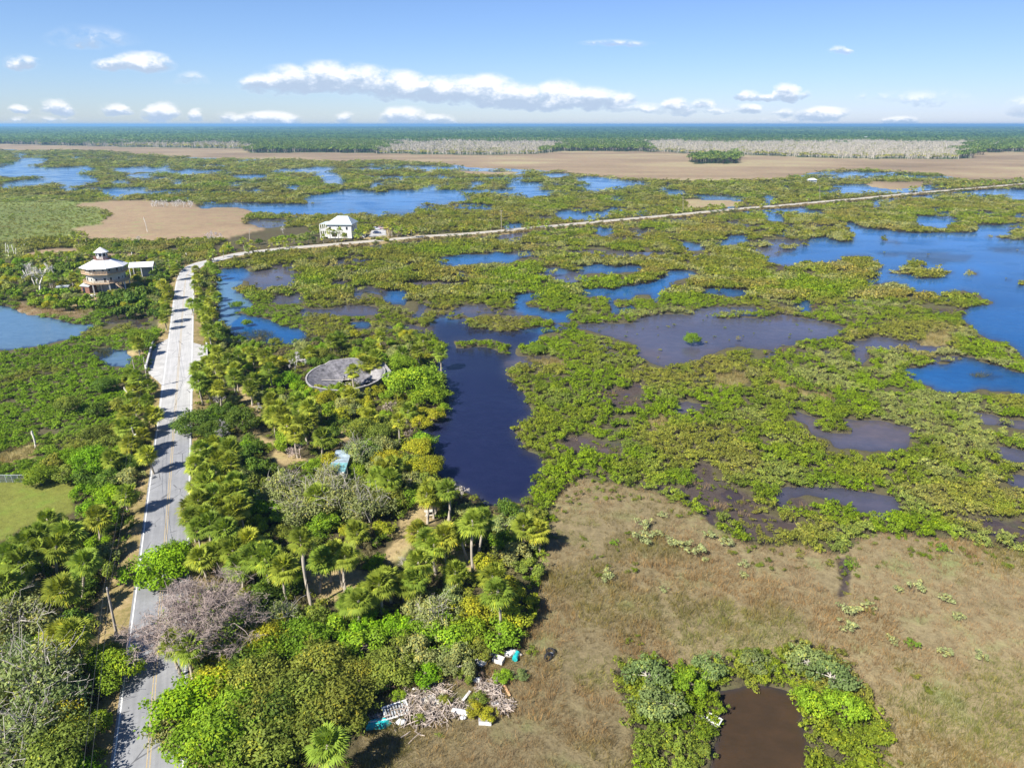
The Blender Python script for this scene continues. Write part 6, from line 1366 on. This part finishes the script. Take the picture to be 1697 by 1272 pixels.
bush(708, 536, 2.6, 2.8, (.18, .21, .03), 'olive mangrove clump in the creek above the lagoon', far=True); bush(890, 585, 3.4, 3.0, (.15, .23, .02), 'broad mangrove clump at the upper end of the lagoon')
for i, (x, y, rad, c) in enumerate([(850, 280, 1.5, S_), (850, 355, 1.7, S_), (925, 330, 1.1, S_), (1010, 370, 1.5, S_), (1110, 415, 1.7, S_), (1060, 395, 1.2, S_), (1180, 335, 1.2, S_), (1265, 372, 1.2, S_), (660, 545, 1.3, S_), (950, 235, .9, S_), (720, 370, .9, B_), (1355, 475, .9, S_), (1350, 530, .8, S_), (1175, 455, .8, S_), (960, 600, .7, S_)]):
    bush(780+x*.334, 780+y*.334, rad, rad*1.15, c, z=.25)['_n'] = 1
for i, (x, y, rad, c) in enumerate([(940, 590, 1.3, S_), (1095, 650, 1.1, S_), (1160, 740, 1.0, S_), (610, 700, 1.5, S_), (600, 790, 1.3, S_), (720, 690, 1.0, S_), (930, 875, 1.0, B_), (1090, 915, 1.0, S_), (825, 860, .9, S_), (620, 480, .9, B_), (1085, 400, 1.2, B_), (1270, 930, .9, S_), (860, 600, .8, S_)]):
    bush(1200+x*.3342, 780+y*.3342, rad, rad*1.1, c, z=.25)['_n'] = 1
for x, y, rad, kd, ph in ((780+880*.334, 780+1000*.334, 2.6, 'silver', 'large silvery bush at the lower edge of the dry marsh'), (780+930*.334, 780+1130*.334, 2.8, 'silver', 'large silvery bush below its twin by the foam block'), (780+1100*.334, 780+1040*.334, 2.0, 'bright', 'bright green bush on the near side of the brown pond'), (780+1180*.334, 780+960*.334, 2.0, 'silver', 'pale bush behind the small brown pond'),
    (1200+420*.3342, 780+930*.3342, 2.3, 'silver', 'pale feathery bush behind the pond at its far end'), (1200+540*.3342, 780+1010*.3342, 2.6, 'silver', 'silvery bush right of the small brown pond'), (1200+450*.3342, 780+1120*.3342, 2.0, 'bright', 'bright green bush right beside the brown pond'), (1200+620*.3342, 780+1150*.3342, 2.4, 'bright', 'bright green bush at the lower corner of the dry marsh'), (1200+160*.3342, 780+930*.3342, 1.8, 'silver', 'pale bush at the top rim of the pond')):
    tree(x, y, rad, kd, phrase=ph); PLANTS[-1][0]['fixed'] = 1

# --- specks far off
def tiny_house(px, py, w_, label):
    b = at(px, py, .3); o = empty('far_house', b, .3); MB().box((0, 0, w_*.17), (w_, w_*.7, w_*.35)).build('wall', P_WHITE, o)
    hw, hd = w_*.56, w_*.42; MB().poly([(-hw, -hd, w_*.34), (hw, -hd, w_*.34), (hw, hd, w_*.34), (-hw, hd, w_*.34), (-hw*.5, 0, w_*.55), (hw*.5, 0, w_*.55)], [(0, 1, 5, 4), (1, 2, 5), (2, 3, 4, 5), (3, 0, 4), (3, 2, 1, 0)]).build('roof', P_ROOFW, o); tag(o, label, 'house')
tiny_house(1345, 302.5, 8, 'small white-roofed house far out in the marsh behind the causeway'); tiny_house(1434, 232, 22, 'white house far away in the green forest')
tb = at(1232, 214, 1); tw = empty('radio_mast', tb); MB().cyl((0, 0, 0), (0, 0, 70), 1.6, .8, 8).build('mast', P_WHITE, tw); MB().box((0, 0, 71), (4, 4, 4)).build('lamp_house', P_WHITE, tw); tag(tw, 'pale mast rising from the far forest on the horizon', 'mast')
# ------------------------------------------------------------------ labels that single each plant out
ORD = 'first second third fourth fifth sixth seventh eighth ninth tenth eleventh twelfth thirteenth fourteenth fifteenth sixteenth seventeenth eighteenth nineteenth twentieth'.split()
LAND = [(295, 590, 'the bridge'), (182, 485, 'the eight-sided house'), (562, 396, 'the white house'), (575, 641, 'the round ruin'), (40, 840, 'the lawn'), (338, 1086, 'the great pink-grey tree'), (232, 752, 'the transformer pole'), (196, 1064, 'the verge pole'),
        (700, 1180, 'the rubbish heap'), (714, 853, 'the picnic table'), (530, 975, 'the lower clearing'), (800, 940, 'the red-brown clearing'), (862, 838, 'the lagoon tip'), (560, 775, 'the blue trailer roof'), (445, 690, 'the sandy path'), (329, 455, 'the road bend'), (831, 381, 'the tall causeway pole'),
        (1132, 353, 'the midway causeway pole'), (1359, 332, 'the far causeway pole'), (413, 415, 'the crossarm pole'), (1250, 1180, 'the small brown pond'), (1120, 900, 'the top edge of the dry marsh'), (1550, 950, 'the right end of the dry marsh'), (700, 660, 'the west shore of the lagoon'), (262, 940, 'the tree leaning over the road'), (324, 705, 'the dark oak over the road'), (20, 430, 'the marsh snags'), (100, 1180, 'the bottom left corner'), (1600, 309, 'the end of the causeway')]
LP = np.array([at(a, b, .4)[:2] for a, b, _ in LAND])
for o in COL.objects:
    if o.name.startswith('mangrove_bush') and not o.get('label'):
        o['group'] = 'pale bushes dotted over the dry marsh'; PLANTS.append((o, 'pale bush' if o.color[0] > .2 else 'green bush', o.location.x, o.location.y))
        if '_n' in o: del o['_n']
buckets = {}
for o, ph, x, y in PLANTS:
    if o.get('fixed'): del o['fixed']; o['label'] = ph; continue
    if ph.startswith('great') or ph.startswith('white snag'): o['label'] = ph; continue
    k = int(np.argmin(np.hypot(LP[:, 0]-x, LP[:, 1]-y))); lx, ly = LP[k]
    vx, vy = np.array([lx, ly])/np.hypot(lx, ly); dx, dy = x-lx, y-ly; al, si = dx*vx+dy*vy, dx*vy-dy*vx
    a = math.degrees(math.atan2(si, al)) % 360
    dirn = ('beyond', 'beyond and right of', 'right of', 'nearer and right of', 'nearer than', 'nearer and left of', 'left of', 'beyond and left of')[int(((a+22.5) % 360)//45)]
    buckets.setdefault((ph, dirn, LAND[k][2]), []).append((math.hypot(dx, dy), o))
for (ph, dirn, lm), L in buckets.items():
    L.sort(key=lambda q: q[0])
    for i, (d, o) in enumerate(L):
        if len(L) == 1: o['label'] = '%s %s %s' % (ph, dirn, lm)
        else: o['label'] = '%s %s %s %s, counting outwards' % (ORD[min(i, 19)], ph, dirn, lm)
        if len(o['label'].split()) > 16: o['label'] = o['label'].replace(', counting outwards', '')
        if len(o['label'].split()) > 16: o['label'] = o['label'].replace('the ', '')
